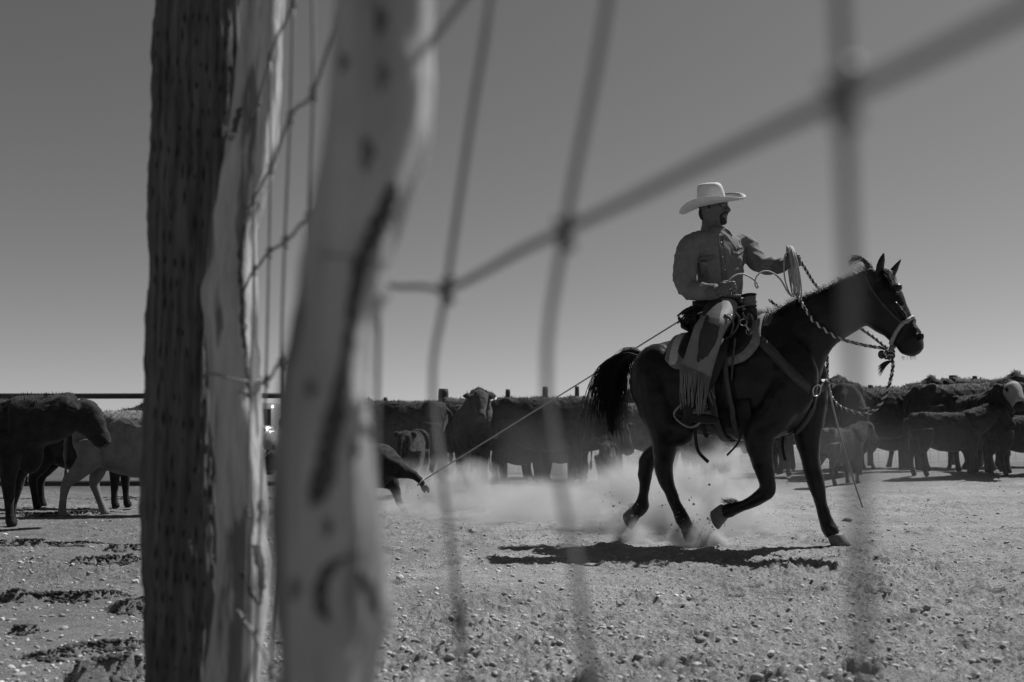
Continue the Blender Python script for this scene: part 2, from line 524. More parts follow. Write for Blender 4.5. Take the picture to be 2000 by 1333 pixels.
lay_strip(stay1, [(640, 500), (700, 505), (770, 520)], [14, 9, 12], 4)  # shadow of the tie wire painted as a dark band
lay_strip(stay1, [(760, 520), (764, 560), (750, 600)], [6, 14, 6], 8)
M_spot = mat('knot_spot', 0.15, 0.95, 0.4, 60, bump=0.002, bscale=200)
for i_, (x_, y_, w_) in enumerate(((742, 40, 15), (670, 122, 10), (747, 148, 14), (715, 300, 17), (606, 760, 10), (690, 880, 13), (575, 1150, 12), (640, 1030, 9))):
    b_ = lay_strip(stay1, [(x_ - 2, y_ - w_ * 1.9), (x_ + 3, y_ - w_ * .4), (x_ + 2, y_ + w_ * .5), (x_ - 3, y_ + w_ * 2.1)], [w_ * .2, w_, w_ * .8, w_ * .2], 20 + i_)
    b_.name = 'knot_spot'; b_.data.materials.clear(); b_.data.materials.append(M_spot)
lay_strip(stay2, [(470, 210), (455, 260), (450, 275)], [4, 9, 5], 5)
lay_strip(stay2, [(478, 440), (470, 520), (474, 600), (480, 700), (486, 760)], [4, 7, 6, 5, 3], 6)
lay_strip(stay2, [(500, 1065), (512, 1120), (505, 1180), (470, 1120)], [10, 7, 4, 4], 7)

# --- woven wire, level line wires and upright stays, plan line through the knots
FA = Vector((0.0755, 0.2275, 0)); FD = Vector((-0.355, 0.935, 0)).normalized()
def fp(s, h, bow=0.0):
    p = FA + FD * (s + bow)
    return Vector((p.x, p.y, CAMZ + h))
wf = empty('woven_wire_fence', (FA.x, FA.y, 0))
tag(wf, 'blurred woven wire mesh fence strung close in front between the poles', 'wire fence')
def wpart(name, pts, r, n=8, sub=4):
    V, Fc = tube(pts, r, n, sub)
    V = [v - wf.location for v in V]
    return link(name, mesh(name, V, Fc), M_wire, wf)
HS = [-0.40, -0.245, -0.083, 0.0815, 0.230, 0.352, 0.50]
SS = [-0.155 + 0.155 * k for k in range(0, 11)]
rw = random.Random(5)
joint = {}
for i, s in enumerate(SS):
    for j, h in enumerate(HS):
        joint[i, j] = (s + rw.uniform(-0.024, 0.024) * (1 if i > 4 else 0.06), h + rw.uniform(-0.016, 0.016) * (1 if i > 4 else 0.08))
# the nearest stays are bent: shift along the fence at each height
BOW = {1: [(-.40, -.004), (.0815, -.004), (.50, -.004)],
       2: [(-.40, .0), (-.245, -.03), (-.083, -.020), (.02, .019), (.0815, .001), (.152, -.036), (.23, -.062), (.352, -.08), (.50, -.09)],
       3: [(-.40, -.03), (-.245, -.05), (-.083, -.026), (.0275, .024), (.0815, .0), (.16, -.04), (.23, -.075), (.352, -.09), (.50, -.1)]}
for i in BOW:
    for j, h in enumerate(HS):
        s, hh = joint[i, j]
        joint[i, j] = (s + float(np.interp(h, [x[0] for x in BOW[i]], [x[1] for x in BOW[i]])), hh)
joint[4, 3] = (joint[4, 3][0], 0.108)
for j, h in enumerate(HS):
    if j == 2: continue
    pts = []
    for i in range(len(SS)):
        s, hh = joint[i, j]
        pts.append(fp(s, hh))
        if i < len(SS) - 1:
            s2, h2 = joint[i + 1, j]
            k = rw.uniform(-0.004, 0.004) * (1 if i > 4 else .15)
            pts.append(fp(s * 0.7 + s2 * 0.3, hh * 0.7 + h2 * 0.3 + k)); pts.append(fp(s * 0.35 + s2 * 0.65, hh * 0.35 + h2 * 0.65 - k))
    wpart('line_wire', pts, 0.0019)
for i in range(len(SS)):
    pts = [fp(*joint[i, j]) for j in range(len(HS))]
    if i in BOW: pts = [fp(SS[i] + b_, h_) for h_, b_ in BOW[i]]
    wpart('stay_wire', [pts[0] - Vector((0, 0, 0.1))] + pts, 0.0017)
    for j in range(len(HS)):
        c = fp(*joint[i, j])
        V = []
        hel = [c + Vector((0, 0, 0.007 * (k / 9 - 0.5) * 2)) + FD * 0.0028 * math.cos(k * 1.7) + Vector((FD.y, -FD.x, 0)) * 0.0028 * math.sin(k * 1.7) for k in range(10)]
        wpart('knot', hel, 0.0021, 6, 2)
# tie wires round the poles
for (c, r, z, st_) in ((atY(455, 740, P2), 0.042, None, 0),):
    wpart('tie_wire', [c + Vector((math.cos(a) * r * 1.02, math.sin(a) * r, 0.006 * math.sin(2 * a))) for a in [2 * math.pi * k / 14 for k in range(15)]], 0.0014, 6, 3)
# ------------------------------------------------------------------ the horse
HA = R(33)
HH = Vector((math.cos(HA), -math.sin(HA), 0))       # heading
HL = Vector((math.sin(HA), math.cos(HA), 0))        # horse's left, away from the camera
HM = Vector((1.494, 6.6, 0))
def hp(px, py, lat=0.0):
    """photo point -> point on the upright plane through the horse, lat metres to its left"""
    r = ray(px, py); o = HM + HL * lat
    return CAMP + r * ((o - CAMP).dot(HL) / r.dot(HL))
def hloc(p):
    d = Vector(p) - HM
    return d.dot(HH), d.dot(HL), d.z
def hw(t, l, z): return HM + HH * t + HL * l + Vector((0, 0, z))

def ring_pair(a, b, lat0, wid, flare=1.0, side=HL, fn=hp):
    A = fn(a[0], a[1], lat0); B = fn(b[0], b[1], lat0)
    return ((A + B) / 2, (A - B) / 2, side * wid)
def smooth_st(st, sub=4):
    C = cat([tuple(c) + tuple(u) + tuple(v) for c, u, v in st], sub)
    return [(V3(x[0:3]), V3(x[3:6]), V3(x[6:9])) for x in C]

BODY = [((1256, 712), (1254, 752), .06), ((1264, 690), (1262, 800), .16), ((1290, 672), (1292, 832), .235), ((1335, 662), (1345, 848), .262), ((1390, 656), (1408, 856), .282),
        ((1445, 645), (1460, 862), .282), ((1495, 622), (1510, 858), .255), ((1540, 610), (1552, 838), .225), ((1575, 650), (1582, 800), .195), ((1592, 690), (1596, 768), .12)]
body_st = smooth_st([ring_pair(a, b, 0, w) for a, b, w in BODY])
NECK = [((1478, 632), (1570, 800), .16), ((1520, 603), (1600, 742), .15), ((1562, 582), (1618, 690), .11), ((1612, 560), (1645, 665), .09), ((1655, 541), (1678, 645), .085), ((1692, 528), (1712, 622), .07)]
neck_st = smooth_st([ring_pair(a, b, 0, w) for a, b, w in NECK])
# head: its own plane, turned a little more to the camera
HDA = R(50)
POLL = hp(1712, 560, 0)
HDH = Vector((math.cos(HDA), -math.sin(HDA), 0)); HDL = Vector((math.sin(HDA), math.cos(HDA), 0))
def hdp(px, py, lat=0.0):
    r = ray(px, py); o = POLL + HDL * lat
    return CAMP + r * ((o - CAMP).dot(HDL) / r.dot(HDL))
HEAD = [((1708, 524), (1694, 560), .055), ((1735, 538), (1685, 600), .085), ((1757, 566), (1690, 632), .088), ((1769, 592), (1708, 645), .074), ((1780, 618), (1732, 660), .056), ((1792, 640), (1750, 680), .050),
        ((1801, 660), (1760, 692), .054), ((1803, 678), (1772, 696), .047), ((1797, 690), (1783, 697), .024)]
head_st = smooth_st([ring_pair(a, b, 0, w, side=HDL, fn=hdp) for a, b, w in HEAD])
parts = [loft(body_st, 28), loft(neck_st, 24), loft(head_st, 20, power=2.4)]
def leg(J):
    """J: (px, py, lat, r, squash)"""
    pts = [hp(a, b, l) for a, b, l, r in J]; rad = [x[3] for x in J]
    return tube(pts, rad, 14, 4)
def ell(c, a, b, cc, ax=None, n=14):
    """ellipsoid with three half-axis vectors"""
    st = []
    for k in range(1, n):
        q = -math.pi / 2 + math.pi * k / n
        st.append((c + a * math.sin(q), b * math.cos(q), cc * math.cos(q)))
    return loft(st, 18)
# near fore, lifted
NF = [(1545, 740, -.13, .12), (1520, 800, -.16, .125), (1484, 845, -.165, .100), (1488, 895, -.16, .073), (1498, 938, -.155, .055), (1499, 956, -.155, .055), (1484, 971, -.155, .045), (1462, 983, -.155, .037), (1442, 992, -.155, .041), (1427, 996, -.155, .050), (1412, 1002, -.155, .045)]
# far fore, on the ground
FF = [(1585, 740, .11, .11), (1580, 800, .14, .115), (1576, 850, .15, .088), (1583, 897, .15, .062), (1594, 945, .15, .052), (1600, 966, .15, .049), (1607, 995, .15, .038), (1614, 1020, .15, .042), (1620, 1034, .15, .050), (1630, 1047, .15, .042)]
# near hind, on the ground
NH = [(1285, 730, -.12, .15), (1290, 790, -.14, .16), (1300, 840, -.14, .125), (1298, 880, -.135, .083), (1296, 908, -.13, .066), (1299, 932, -.13, .058), (1310, 962, -.13, .044), (1324, 995, -.13, .041), (1334, 1018, -.13, .049), (1343, 1034, -.13, .043)]
# far hind, lifted behind
FH = [(1300, 740, .12, .14), (1315, 800, .13, .14), (1312, 848, .13, .11), (1290, 878, .13, .075), (1269, 893, .13, .062), (1262, 914, .13, .056), (1260, 945, .13, .043), (1256, 972, .13, .043), (1252, 990, .13, .052), (1240, 1003, .13, .044)]
for J in (NF, FF, NH, FH): parts.append(leg(J))
# muscle: shoulder, haunch, stifle, jowl, brow
parts.append(ell(hp(1545, 740, -.15), Vector((0, 0, .24)), HH * .17, HL * .10))
parts.append(ell(hp(1565, 740, .15), Vector((0, 0, .24)), HH * .17, HL * .10))
parts.append(ell(hp(1285, 745, -.12), Vector((0, 0, .26)), HH * .20, HL * .15))
parts.append(ell(hp(1300, 745, .12), Vector((0, 0, .26)), HH * .20, HL * .15))
parts.append(ell(hp(1325, 838, -.15), Vector((0, 0, .12)), HH * .12, HL * .08))
parts.append(ell(hdp(1700, 605, -.055), HDH * .085, Vector((0, 0, .09)), HDL * .035))
parts.append(ell(hdp(1700, 605, .055), HDH * .085, Vector((0, 0, .09)), HDL * .035))
parts.append(ell(hdp(1752, 562, -.075), HDH * .035, Vector((0, 0, .026)), HDL * .022))
parts.append(ell(hdp(1752, 562, .068), HDH * .035, Vector((0, 0, .026)), HDL * .022))
parts.append(ell(hdp(1797, 658, -.045), HDH * .022, Vector((0, 0, .026)), HDL * .016))
# facial crest
parts.append(tube([hdp(1748, 590, -.082), hdp(1765, 615, -.064), hdp(1775, 632, -.05)], [.012, .014, .006], 8))
def ear(base, tip, side, w):
    mid = base * .55 + tip * .45
    return tube([base, base * .75 + tip * .25, mid, base * .2 + tip * .8, tip], [w * .75, w, w * .95, w * .5, .004], 12, 3, flat=.5, side=side)
EN0, EN1 = hdp(1712, 545, -.07), hdp(1727, 490, -.085)
EF0, EF1 = hdp(1737, 543, .06), hdp(1762, 503, .085)
parts.append(ear(EN0, EN1, HDH, .034)); parts.append(ear(EF0, EF1, HDH, .034))

M_horse = mat('horse_coat', 0.009, 0.36, 0.5, 6, (1, 1, 1), 0.0012, 180, spec=0.22, sheen=0.04)
M_hair = mat('horse_hair', 0.007, 0.5, spec=0.2)
M_hoof = mat('hoof_horn', 0.12, 0.6, 0.3, 30, (1, 1, 6), 0.001)
horse = empty('horse', (HM.x, HM.y, 0))
tag(horse, 'dark saddled horse at a trot carrying the rider', 'horse')
def rel(o, root):
    o.parent = root
    o.matrix_parent_inverse = Matrix.Translation(-Vector(root.location)) if root.rotation_euler.z == 0 else root.matrix_world.inverted()
    return o
hb = blob('body', parts, 0.0105, 5, 0.5, M_horse)
def horse_disp(co):
    return 0.006 * vnoise(co * 9) + 0.004 * vnoise(co * 18) + 0.0014 * vnoise(co * 60)
displace(hb.data, horse_disp)
rel(hb, horse)
HB = BVHTree.FromPolygons([v.co.copy() for v in hb.data.vertices], [tuple(p.vertices) for p in hb.data.polygons])
def onh(px, py, off=0.008):
    """point on the horse's skin seen at a photo point, lifted off by a little"""
    r = ray(px, py).normalized()
    h = HB.ray_cast(CAMP, r)
    if h[0] is None:
        q = HB.find_nearest(hp(px, py, 0)); return q[0] + q[1] * off, q[1]
    return h[0] + h[1] * off, h[1]
# hooves
def hoof(c, ax, toe, r0=.052, r1=.063, h=.075):
    """c top centre, ax points to the sole, toe towards the toe"""
    ax = ax.normalized(); toe = (toe - ax * toe.dot(ax)).normalized(); s = ax.cross(toe)
    st = [(c - ax * .012, toe * r0 * .85, s * r0 * .85), (c, toe * r0, s * r0), (c + ax * h * .5 + toe * .014, toe * (r0 + r1) * .5, s * (r0 + r1) * .5), (c + ax * h + toe * .03, toe * r1, s * r1 * .96), (c + ax * (h + .004) + toe * .03, toe * r1 * .9, s * r1 * .88)]
    return loft(st, 20)
for c, ax, toe in ((hp(1414, 1000, -.155), hp(1398, 1006, -.155) - hp(1414, 1000, -.155), Vector((-.25, 0, -1))),
                   (hp(1632, 1046, .15), Vector((.12, 0, -1)), HH),
                   (hp(1345, 1034, -.13), Vector((.15, 0, -1)), HH),
                   (hp(1240, 1002, .13), hp(1226, 1010, .13) - hp(1240, 1002, .13), Vector((-.2, 0, -1)))):
    V, Fc = hoof(c, ax, toe)
    rel(link('hoof', mesh('hoof', V, Fc), M_hoof), horse)
# nostril and eye
ec, en = onh(1752, 574, 0.0)
rel(link('eye', mesh('eye', *ell(ec - en * .006, HDH * .016, Vector((0, 0, .012)), HDL * .012)), mat('eye_gloss', 0.008, 0.08, spec=0.6)), horse)
nc, nn = onh(1796, 660, 0.0)
rel(link('nostril', mesh('nostril', *ell(nc, Vector((.004, 0, .016)), HDH * .009, HDL * .006)), mat('nostril_dark', 0.003, 0.9)), horse)

def strands(name, items, mat_, root=None, n=3, sub=3):
    """many tapered hairs in one mesh: items of (points, root radius)"""
    mb = MB()
    for pts, r in items:
        m = len(pts)
        V, Fc = tube(pts, [r * (1 - .85 * (i / (m - 1)) ** 1.5) for i in range(m)], n, sub, cap=False)
        mb.add(V, Fc)
    o = mb.build(name, mat_)
    if root is not None: rel(o, root)
    return o
rs = random.Random(3)
def jit(s): return Vector((rs.uniform(-s, s), rs.uniform(-s, s), rs.uniform(-s, s)))
# tail
items = []
tc = [hp(1258, 696, 0), hp(1232, 692, 0), hp(1206, 716, 0), hp(1195, 760, 0), hp(1192, 810, 0), hp(1196, 850, 0)]
twid = [.03, .05, .075, .10, .11, .12]
for k in range(760):
    u, v = rs.gauss(0, .5), rs.gauss(0, .5)
    u = max(-1.15, min(1.15, u)); v = max(-1, min(1, v))
    L_ = rs.uniform(.55, 1.0)
    pts = []
    for i, c in enumerate(tc):
        if i / 5 > L_ + .15: break
        side = Vector((1, 0, 0)) * u * twid[i] + Vector((0, 1, 0)) * v * twid[i] * .7
        drift = Vector((-.03, 0, .0)) * max(0, -u) * i * .5
        pts.append(c + side + drift + jit(.006 * i))
    if rs.random() < .12: pts.append(pts[-1] + Vector((rs.uniform(-.02, .07), rs.uniform(-.03, .03), -rs.uniform(.06, .16))))
    items.append((pts, rs.uniform(.0022, .0045)))
for k in range(60):   # windblown wisps on the top of the tail
    a = tc[1] + jit(.03); w = rs.uniform(.05, .14)
    items.append(([tc[0] + jit(.02), a + Vector((.0, 0, .02)), a + Vector((-w * .7, 0, -.01)) + jit(.015), a + Vector((-w * 1.2, 0, -.09)) + jit(.03)], .002))
tl = strands('tail', items, M_hair, horse)
# tail core so that daylight does not show through the middle
tcv = tube(tc[:-1] + [tc[-1]], [.028, .042, .05, .05, .035, .006], 12)
rel(link('tail_core', mesh('tail_core', *tcv), M_hair), horse)
# mane
items = []
crest = [(1496, 612), (1530, 598), (1570, 578), (1620, 556), (1665, 536), (1702, 522)]
cr = cat(crest, 16)
for k in range(520):
    i = rs.randrange(len(cr)); f = i / len(cr)
    p, nm = onh(cr[i][0] + rs.uniform(-4, 4), cr[i][1] + 6, 0)
    p = hp(cr[i][0] + rs.uniform(-3, 3), cr[i][1] + 4 + rs.uniform(0, 5), rs.uniform(-.02, .03))
    L_ = rs.uniform(.02, .055) * (1.25 if f > .85 or f < .1 else 1)
    d = Vector((rs.uniform(-.9, .1), rs.uniform(-.5, .5), rs.uniform(.5, 1.1))).normalized()
    items.append(([p - d * .012, p + d * L_ * .5, p + d * L_ + Vector((-.012, 0, -.004))], rs.uniform(.0012, .0022)))
for k in range(240):  # mane lying over the near side of the neck
    i = rs.randrange(len(cr))
    p = hp(cr[i][0], cr[i][1] + 3, -.02 + rs.uniform(-.01, .01))
    q, nm = onh(cr[i][0] - rs.uniform(4, 12), cr[i][1] + rs.uniform(12, 26), .004)
    items.append(([p, (p + q) / 2 + Vector((0, -.01, .012)), q], rs.uniform(.0015, .0026)))
for k in range(46):   # tuft blown back at the poll
    p = hp(1700 + rs.uniform(-8, 6), 522 + rs.uniform(-2, 4), rs.uniform(-.02, .02))
    L_ = rs.uniform(.6, 1.0)
    items.append(([p, hp(1688 - 4 * L_, 506 + rs.uniform(-4, 5), 0) + jit(.008), hp(1690 - 26 * L_, 503 + rs.uniform(-4, 8), 0) + jit(.01), hp(1690 - 36 * L_, 512 + rs.uniform(-4, 9), 0) + jit(.012)], .0018))
for k in range(150):  # forelock
    p = hdp(1722 + rs.uniform(-8, 10), 526 + rs.uniform(-3, 8), rs.uniform(-.05, .05))
    q, nm = onh(1738 + rs.uniform(-14, 16), 552 + rs.uniform(-8, 16), .006)
    items.append(([p, (p + q) / 2 + Vector((rs.uniform(-.01, .02), -.012, .014)), q], .0018))
strands('mane', items, M_hair, horse)
# feather on the lifted fetlock, whiskers
items = []
for k in range(90):
    p = hp(1432 + rs.uniform(-14, 14), 986 + rs.uniform(-5, 3), -.155 + rs.uniform(-.03, .03))
    items.append(([p, p + Vector((-.02, 0, .02)) + jit(.006), p + Vector((-.045, 0, .03)) * rs.uniform(.6, 1.2) + jit(.01)], .0014))
for k in range(40):
    p = hp(1240 + rs.uniform(-5, 5), 992 + rs.uniform(-8, 4), .13 + rs.uniform(-.03, .03))
    items.append(([p, p + Vector((-.012, 0, .005)), p + Vector((-.026, 0, .004)) + jit(.006)], .0014))
for k in range(26):
    p = hdp(1775 + rs.uniform(-14, 14), 696, rs.uniform(-.03, .03))
    items.append(([p, p + Vector((rs.uniform(-.006, .006), 0, -.012)), p + Vector((rs.uniform(-.01, .01), 0, -.026))], .0006))
strands('feather', items, M_hair, horse)['kind'] = 'stuff'
# ------------------------------------------------------------------ leather and rope helpers
M_leather = mat('dark_leather', 0.016, 0.6, 0.4, 25, bump=0.001, spec=0.2)
M_strap = mat('strap_leather', 0.038, 0.55, 0.35, 40, bump=0.0008, spec=0.4)
M_steel = mat('steel', 0.45, 0.3, metal=1.0)
M_raw = mat('rawhide', 0.22, 0.5, 0.3, 60, bump=0.0008)
def ribbon(path, w, th=0.005, closed=False):
    """strap: path of (point, outward normal)"""
    V = []; Fc = []; n = len(path)
    for i, (p, nm) in enumerate(path):
        a = path[(i - 1) % n][0] if (closed or i) else p
        b = path[(i + 1) % n][0] if (closed or i < n - 1) else p
        T = (b - a).normalized(); nm = (nm - T * nm.dot(T)).normalized(); s = T.cross(nm)
        ww = w[i] if hasattr(w, '__len__') else w
        V += [p + s * ww / 2, p + s * ww / 2 + nm * th, p - s * ww / 2 + nm * th, p - s * ww / 2]
    m = n if closed else n - 1
    for i in range(m):
        for k in range(4):
            a = i * 4 + k; b = i * 4 + (k + 1) % 4; c_ = ((i + 1) % n) * 4
            Fc.append((a, b, c_ + (k + 1) % 4, c_ + k))
    if not closed:
        Fc.append((3, 2, 1, 0)); q = (n - 1) * 4; Fc.append((q, q + 1, q + 2, q + 3))
    return V, Fc
def skin_path(pix, off=0.006, sub=5):
    P = cat(pix, sub)
    out = [onh(x[0], x[1], off) for x in P]
    # smooth a little
    for _ in range(2):
        out = [out[0]] + [((out[i - 1][0] + out[i][0] * 2 + out[i + 1][0]) / 4, (out[i - 1][1] + out[i][1] * 2 + out[i + 1][1]).normalized()) for i in range(1, len(out) - 1)] + [out[-1]]
    return out
def addw(name, VF, mat_, root, smooth=True):
    o = link(name, mesh(name, VF[0], VF[1], smooth), mat_)
    return rel(o, root)
def twist(pts, r, pitch, phase, sub=10):
    """one strand of a two-strand twisted rope"""
    C = [V3(c) for c in cat([tuple(p) for p in pts], sub)]
    # resample evenly
    L = [0]
    for i in range(1, len(C)): L.append(L[-1] + (C[i] - C[i - 1]).length)
    n = max(8, int(L[-1] / (pitch / 10)))
    out = []; prev = None
    for k in range(n + 1):
        d = L[-1] * k / n
        i = min(max(int(np.searchsorted(L, d)), 1), len(C) - 1)
        f = (d - L[i - 1]) / max(L[i] - L[i - 1], 1e-9)
        p = C[i - 1].lerp(C[i], f); T = (C[i] - C[i - 1]).normalized()
        if prev is None: prev = Vector((0, 0, 1)) if abs(T.z) < .9 else Vector((1, 0, 0))
        U = (prev - T * prev.dot(T)).normalized(); prev = U; Wv = T.cross(U)
        a = 2 * math.pi * d / pitch + phase
        out.append(p + (U * math.cos(a) + Wv * math.sin(a)) * r * .52)
    return tube(out, r * .62, 6, 1)
M_light_hair = mat('pale_hair_rope', 0.42, 0.8, 0.3, 120)
M_dark_hair = mat('dark_hair_rope', 0.03, 0.8)
M_lariat = mat('lariat', 0.30, 0.6, 0.2, 90)

# ------------------------------------------------------------------ saddle pad
def bodyring(t):
    """centre, half-height, half-width of the barrel at t metres along the horse"""
    pass
ts = [hloc(c)[0] for c, U, Vv in body_st]
def barrel(t, phi, k=1.0, add=0.0):
    """phi from the top, negative on the near side; local cross-section of the barrel"""
    cz = np.interp(t, ts, [c.z for c, U, v in body_st]); hz = np.interp(t, ts, [U.length for c, U, v in body_st]); wl = np.interp(t, ts, [v.length for c, U, v in body_st])
    return hw(t, math.sin(phi) * (wl * k + add), cz + math.cos(phi) * (hz * k + add))
def sheet(t0, t1, ph, add, th, nt=22, np_=26, corner=.35, droop=None):
    """a blanket over the barrel from -ph to ph, its lower corners rounded, with real thickness"""
    V = []; Fc = []
    for lay in (add, add + th):
        for i in range(nt + 1):
            f = i / nt; e = min(f, 1 - f) * 2
            cut = (1 - min(1, e / corner)) ** 2
            for j in range(np_ + 1):
                g = j / np_ * 2 - 1
                phm = ph * (1 - .16 * cut)
                t = t0 + (t1 - t0) * f + (0.03 * abs(g) if f > .5 else -0.0)
                V.append(barrel(t, g * phm, 1.0, lay))
    n1 = (nt + 1) * (np_ + 1); w = np_ + 1
    for i in range(nt):
        for j in range(np_):
            a = i * w + j
            Fc.append((a, a + 1, a + w + 1, a + w)); Fc.append((n1 + a, n1 + a + w, n1 + a + w + 1, n1 + a + 1))
    edge = [j for j in range(w)] + [i * w + np_ for i in range(1, nt + 1)] + [nt * w + j for j in range(np_ - 1, -1, -1)] + [i * w for i in range(nt - 1, 0, -1)]
    for k in range(len(edge)):
        a, b = edge[k], edge[(k + 1) % len(edge)]
        Fc.append((b, a, a + n1, b + n1))
    return V, Fc
def tpx(px, py, lat): return hloc(hp(px, py, lat))[0]
tb = tpx(1294, 690, -.29); tf = tpx(1470, 690, -.29)
M_pad = mat('wool_pad', 0.17, 0.95, 0.3, 50, bump=0.003, bscale=160)
M_fleece = mat('fleece_band', 0.42, 0.95, 0.5, 120, bump=0.004, bscale=200)
pad = empty('saddle_pad', hw(0, 0, 0))
tag(pad, 'grey wool saddle pad with pale fleece edge under the saddle', 'saddle pad')
addw('blanket', sheet(tb, tf, R(74), .012, .022), M_pad, pad)
addw('fleece_band', sheet(tb + .035, tb + .075, R(70), .030, .010, nt=4), M_fleece, pad)
addw('fleece_band', sheet(tf - .035, tf - .01, R(60), .030, .008, nt=4), M_pad, pad)

# ------------------------------------------------------------------ saddle
sad = empty('saddle', hw(0, 0, 0))
tag(sad, 'dark leather stock saddle with wrapped horn on the horse', 'saddle')
addw('skirt', sheet(tb + .095, tf - .05, R(66), .034, .012), M_leather, sad)
seat_pts = [hp(1338, 630, 0), hp(1370, 640, 0), hp(1410, 640, 0), hp(1450, 628, 0), hp(1475, 622, 0)]
addw('seat', tube(seat_pts, [.07, .085, .085, .08, .05], 16, 4, flat=.7, side=(0, 0, 1)), M_leather, sad)
cc = hp(1348, 630, 0)
addw('cantle', ell(cc, HL * .19, Vector((0, 0, .06)) - HH * .02, HH * .035), M_leather, sad)
fk = hp(1474, 622, 0)
fork = [ell(fk, HL * .16, Vector((0, 0, .075)), HH * .07), ell(fk + Vector((0, 0, -.05)) - HL * .12, Vector((0, 0, .10)), HL * .05, HH * .07), ell(fk + Vector((0, 0, -.05)) + HL * .12, Vector((0, 0, .10)), HL * .05, HH * .07)]
V_, F_ = [], []
blob('swell', fork, .008, 4, .5, M_leather); rel(bpy.context.scene.objects['swell'], sad)
hb0 = hp(1466, 614, 0); hx = (hp(1463, 584, 0) - hb0).normalized()
addw('horn_post', tube([hb0, hb0 + hx * .07], [.030, .026], 14, 2), M_strap, sad)
M_wrap = mat('horn_wrap', 0.16, 0.75, 0.35, 50, bump=0.001)
for k in range(5):
    c = hb0 + hx * (.055 + .013 * k) ; r = .046 - .002 * (k % 2)
    s1 = hx.cross(HL).normalized(); s2 = hx.cross(s1)
    addw('dally_wrap', tube([c + (s1 * math.cos(a) + s2 * math.sin(a)) * (r - .006) + hx * .004 * math.sin(a + k) for a in [2 * math.pi * i / 16 for i in range(17)]], .0078, 8, 1), M_wrap, sad)
addw('horn_neck', tube([hb0 + hx * .05, hb0 + hx * .12], [.036, .036], 14, 2), M_wrap, sad)
cp = hb0 + hx * .128
addw('horn_cap', ell(cp, hx * .012, s1 * .054, s2 * .054), M_leather, sad)
# rigging on the near side: fender, latigo, breast-collar dee, strings
addw('fender', ribbon([(hw(hloc(hp(1400, 660, -.33))[0], -.315, hp(1400, 660, -.33).z), -HL), (hp(1392, 700, -.335), -HL), (hp(1378, 740, -.335), -HL), (hp(1362, 775, -.34), -HL), (hp(1352, 795, -.345), -HL)], [.16, .17, .15, .08, .05], .008), M_leather, sad)
lat_p = skin_path([(1424, 668), (1421, 700), (1422, 730), (1425, 760), (1431, 790), (1438, 820), (1447, 846)], .05)
lat_p = [(p, n) for p, n in lat_p]
addw('latigo', ribbon(lat_p, .032, .006), M_strap, sad)
cin = [barrel(tpx(1447, 840, -.25), -math.pi * k / 12 - math.pi / 2 + R(10), 1.0, .012) for k in range(0, 5)]
tci = tpx(1450, 800, -.28)
def barrel_n(t, phi): return (HL * math.sin(phi) + Vector((0, 0, math.cos(phi)))).normalized()
addw('cinch', ribbon([(barrel(tci, ph, 1.0, .012), barrel_n(tci, ph)) for ph in [R(-108 - 9 * k) for k in range(17)]], .09, .012), M_leather, sad)
tbc = tpx(1392, 800, -.28)
addw('flank_strap', ribbon([(barrel(tbc, ph, 1.0, .012), barrel_n(tbc, ph)) for ph in [R(-72 - 12 * k) for k in range(19)]], .05, .006), M_strap, sad)
# stirrup
sl = -.37
addw('stirrup', tube([hp(1350, 783, sl), hp(1363, 793, sl), hp(1369, 808, sl + .0), hp(1368, 824, sl - .02), hp(1350, 835, sl - .03), hp(1330, 826, sl - .02), hp(1317, 811, sl), hp(1324, 797, sl), hp(1340, 786, sl), hp(1350, 783, sl)], .0085, 8, 5), M_steel_d if False else mat('stirrup_iron', 0.20, 0.35, metal=0.8), sad)
addw('stirrup_leather', ribbon([(hp(1356, 760, -.355), -HL), (hp(1352, 775, -.36), -HL), (hp(1350, 787, -.365), -HL)], .03, .01), M_leather, sad)
# snaps, dees and strings near the swell
def ringm(c, nrm, r, t, n=20):
    nrm = nrm.normalized(); a = nrm.orthogonal().normalized(); b = nrm.cross(a)
    return tube([c + (a * math.cos(q) + b * math.sin(q)) * r for q in [2 * math.pi * i / n for i in range(n + 1)]], t, 6, 1)
for px, py, r in ((1424, 620, .020), (1452, 630, .022), (1463, 648, .018)):
    p = hp(px, py, -.29)
    addw('dee_ring', ringm(p, -HL + Vector((.3, 0, .2)), r, .0035), M_steel, sad)
addw('snap', tube([hp(1455, 634, -.295), hp(1460, 641, -.295), hp(1463, 647, -.293)], [.004, .006, .004], 6), M_steel, sad)
for pts in ([(1436, 612), (1444, 622), (1440, 640), (1428, 655), (1408, 665)], [(1450, 612), (1458, 625), (1462, 612)], [(1466, 616), (1472, 632), (1462, 655)],
            [(1436, 660), (1432, 700), (1428, 745)], [(1415, 615), (1432, 632), (1425, 660)]):
    addw('saddle_string', ribbon([(hp(x[0], x[1], -.305), -HL) for x in cat(pts, 5)], .014, .004), M_strap, sad)
addw('hanging_strap', ribbon([(hp(x[0], x[1], -.22), -HL) for x in cat([(1358, 838), (1360, 865), (1366, 885), (1384, 903)], 5)], .022, .004), M_leather, sad)
addw('hanging_strap', ribbon([(hp(x[0], x[1], -.24), -HL) for x in cat([(1374, 830), (1378, 848), (1384, 852)], 5)], .03, .005), M_leather, sad)
addw('hanging_strap', ribbon([(hp(x[0], x[1], -.26), -HL) for x in cat([(1449, 846), (1440, 868), (1420, 890)], 5)], .012, .004), M_leather, sad)
addw('hanging_strap', ribbon([(hp(x[0], x[1], .10), -HL) for x in cat([(1531, 846), (1529, 872), (1534, 900)], 5)], .018, .004), M_leather, sad)

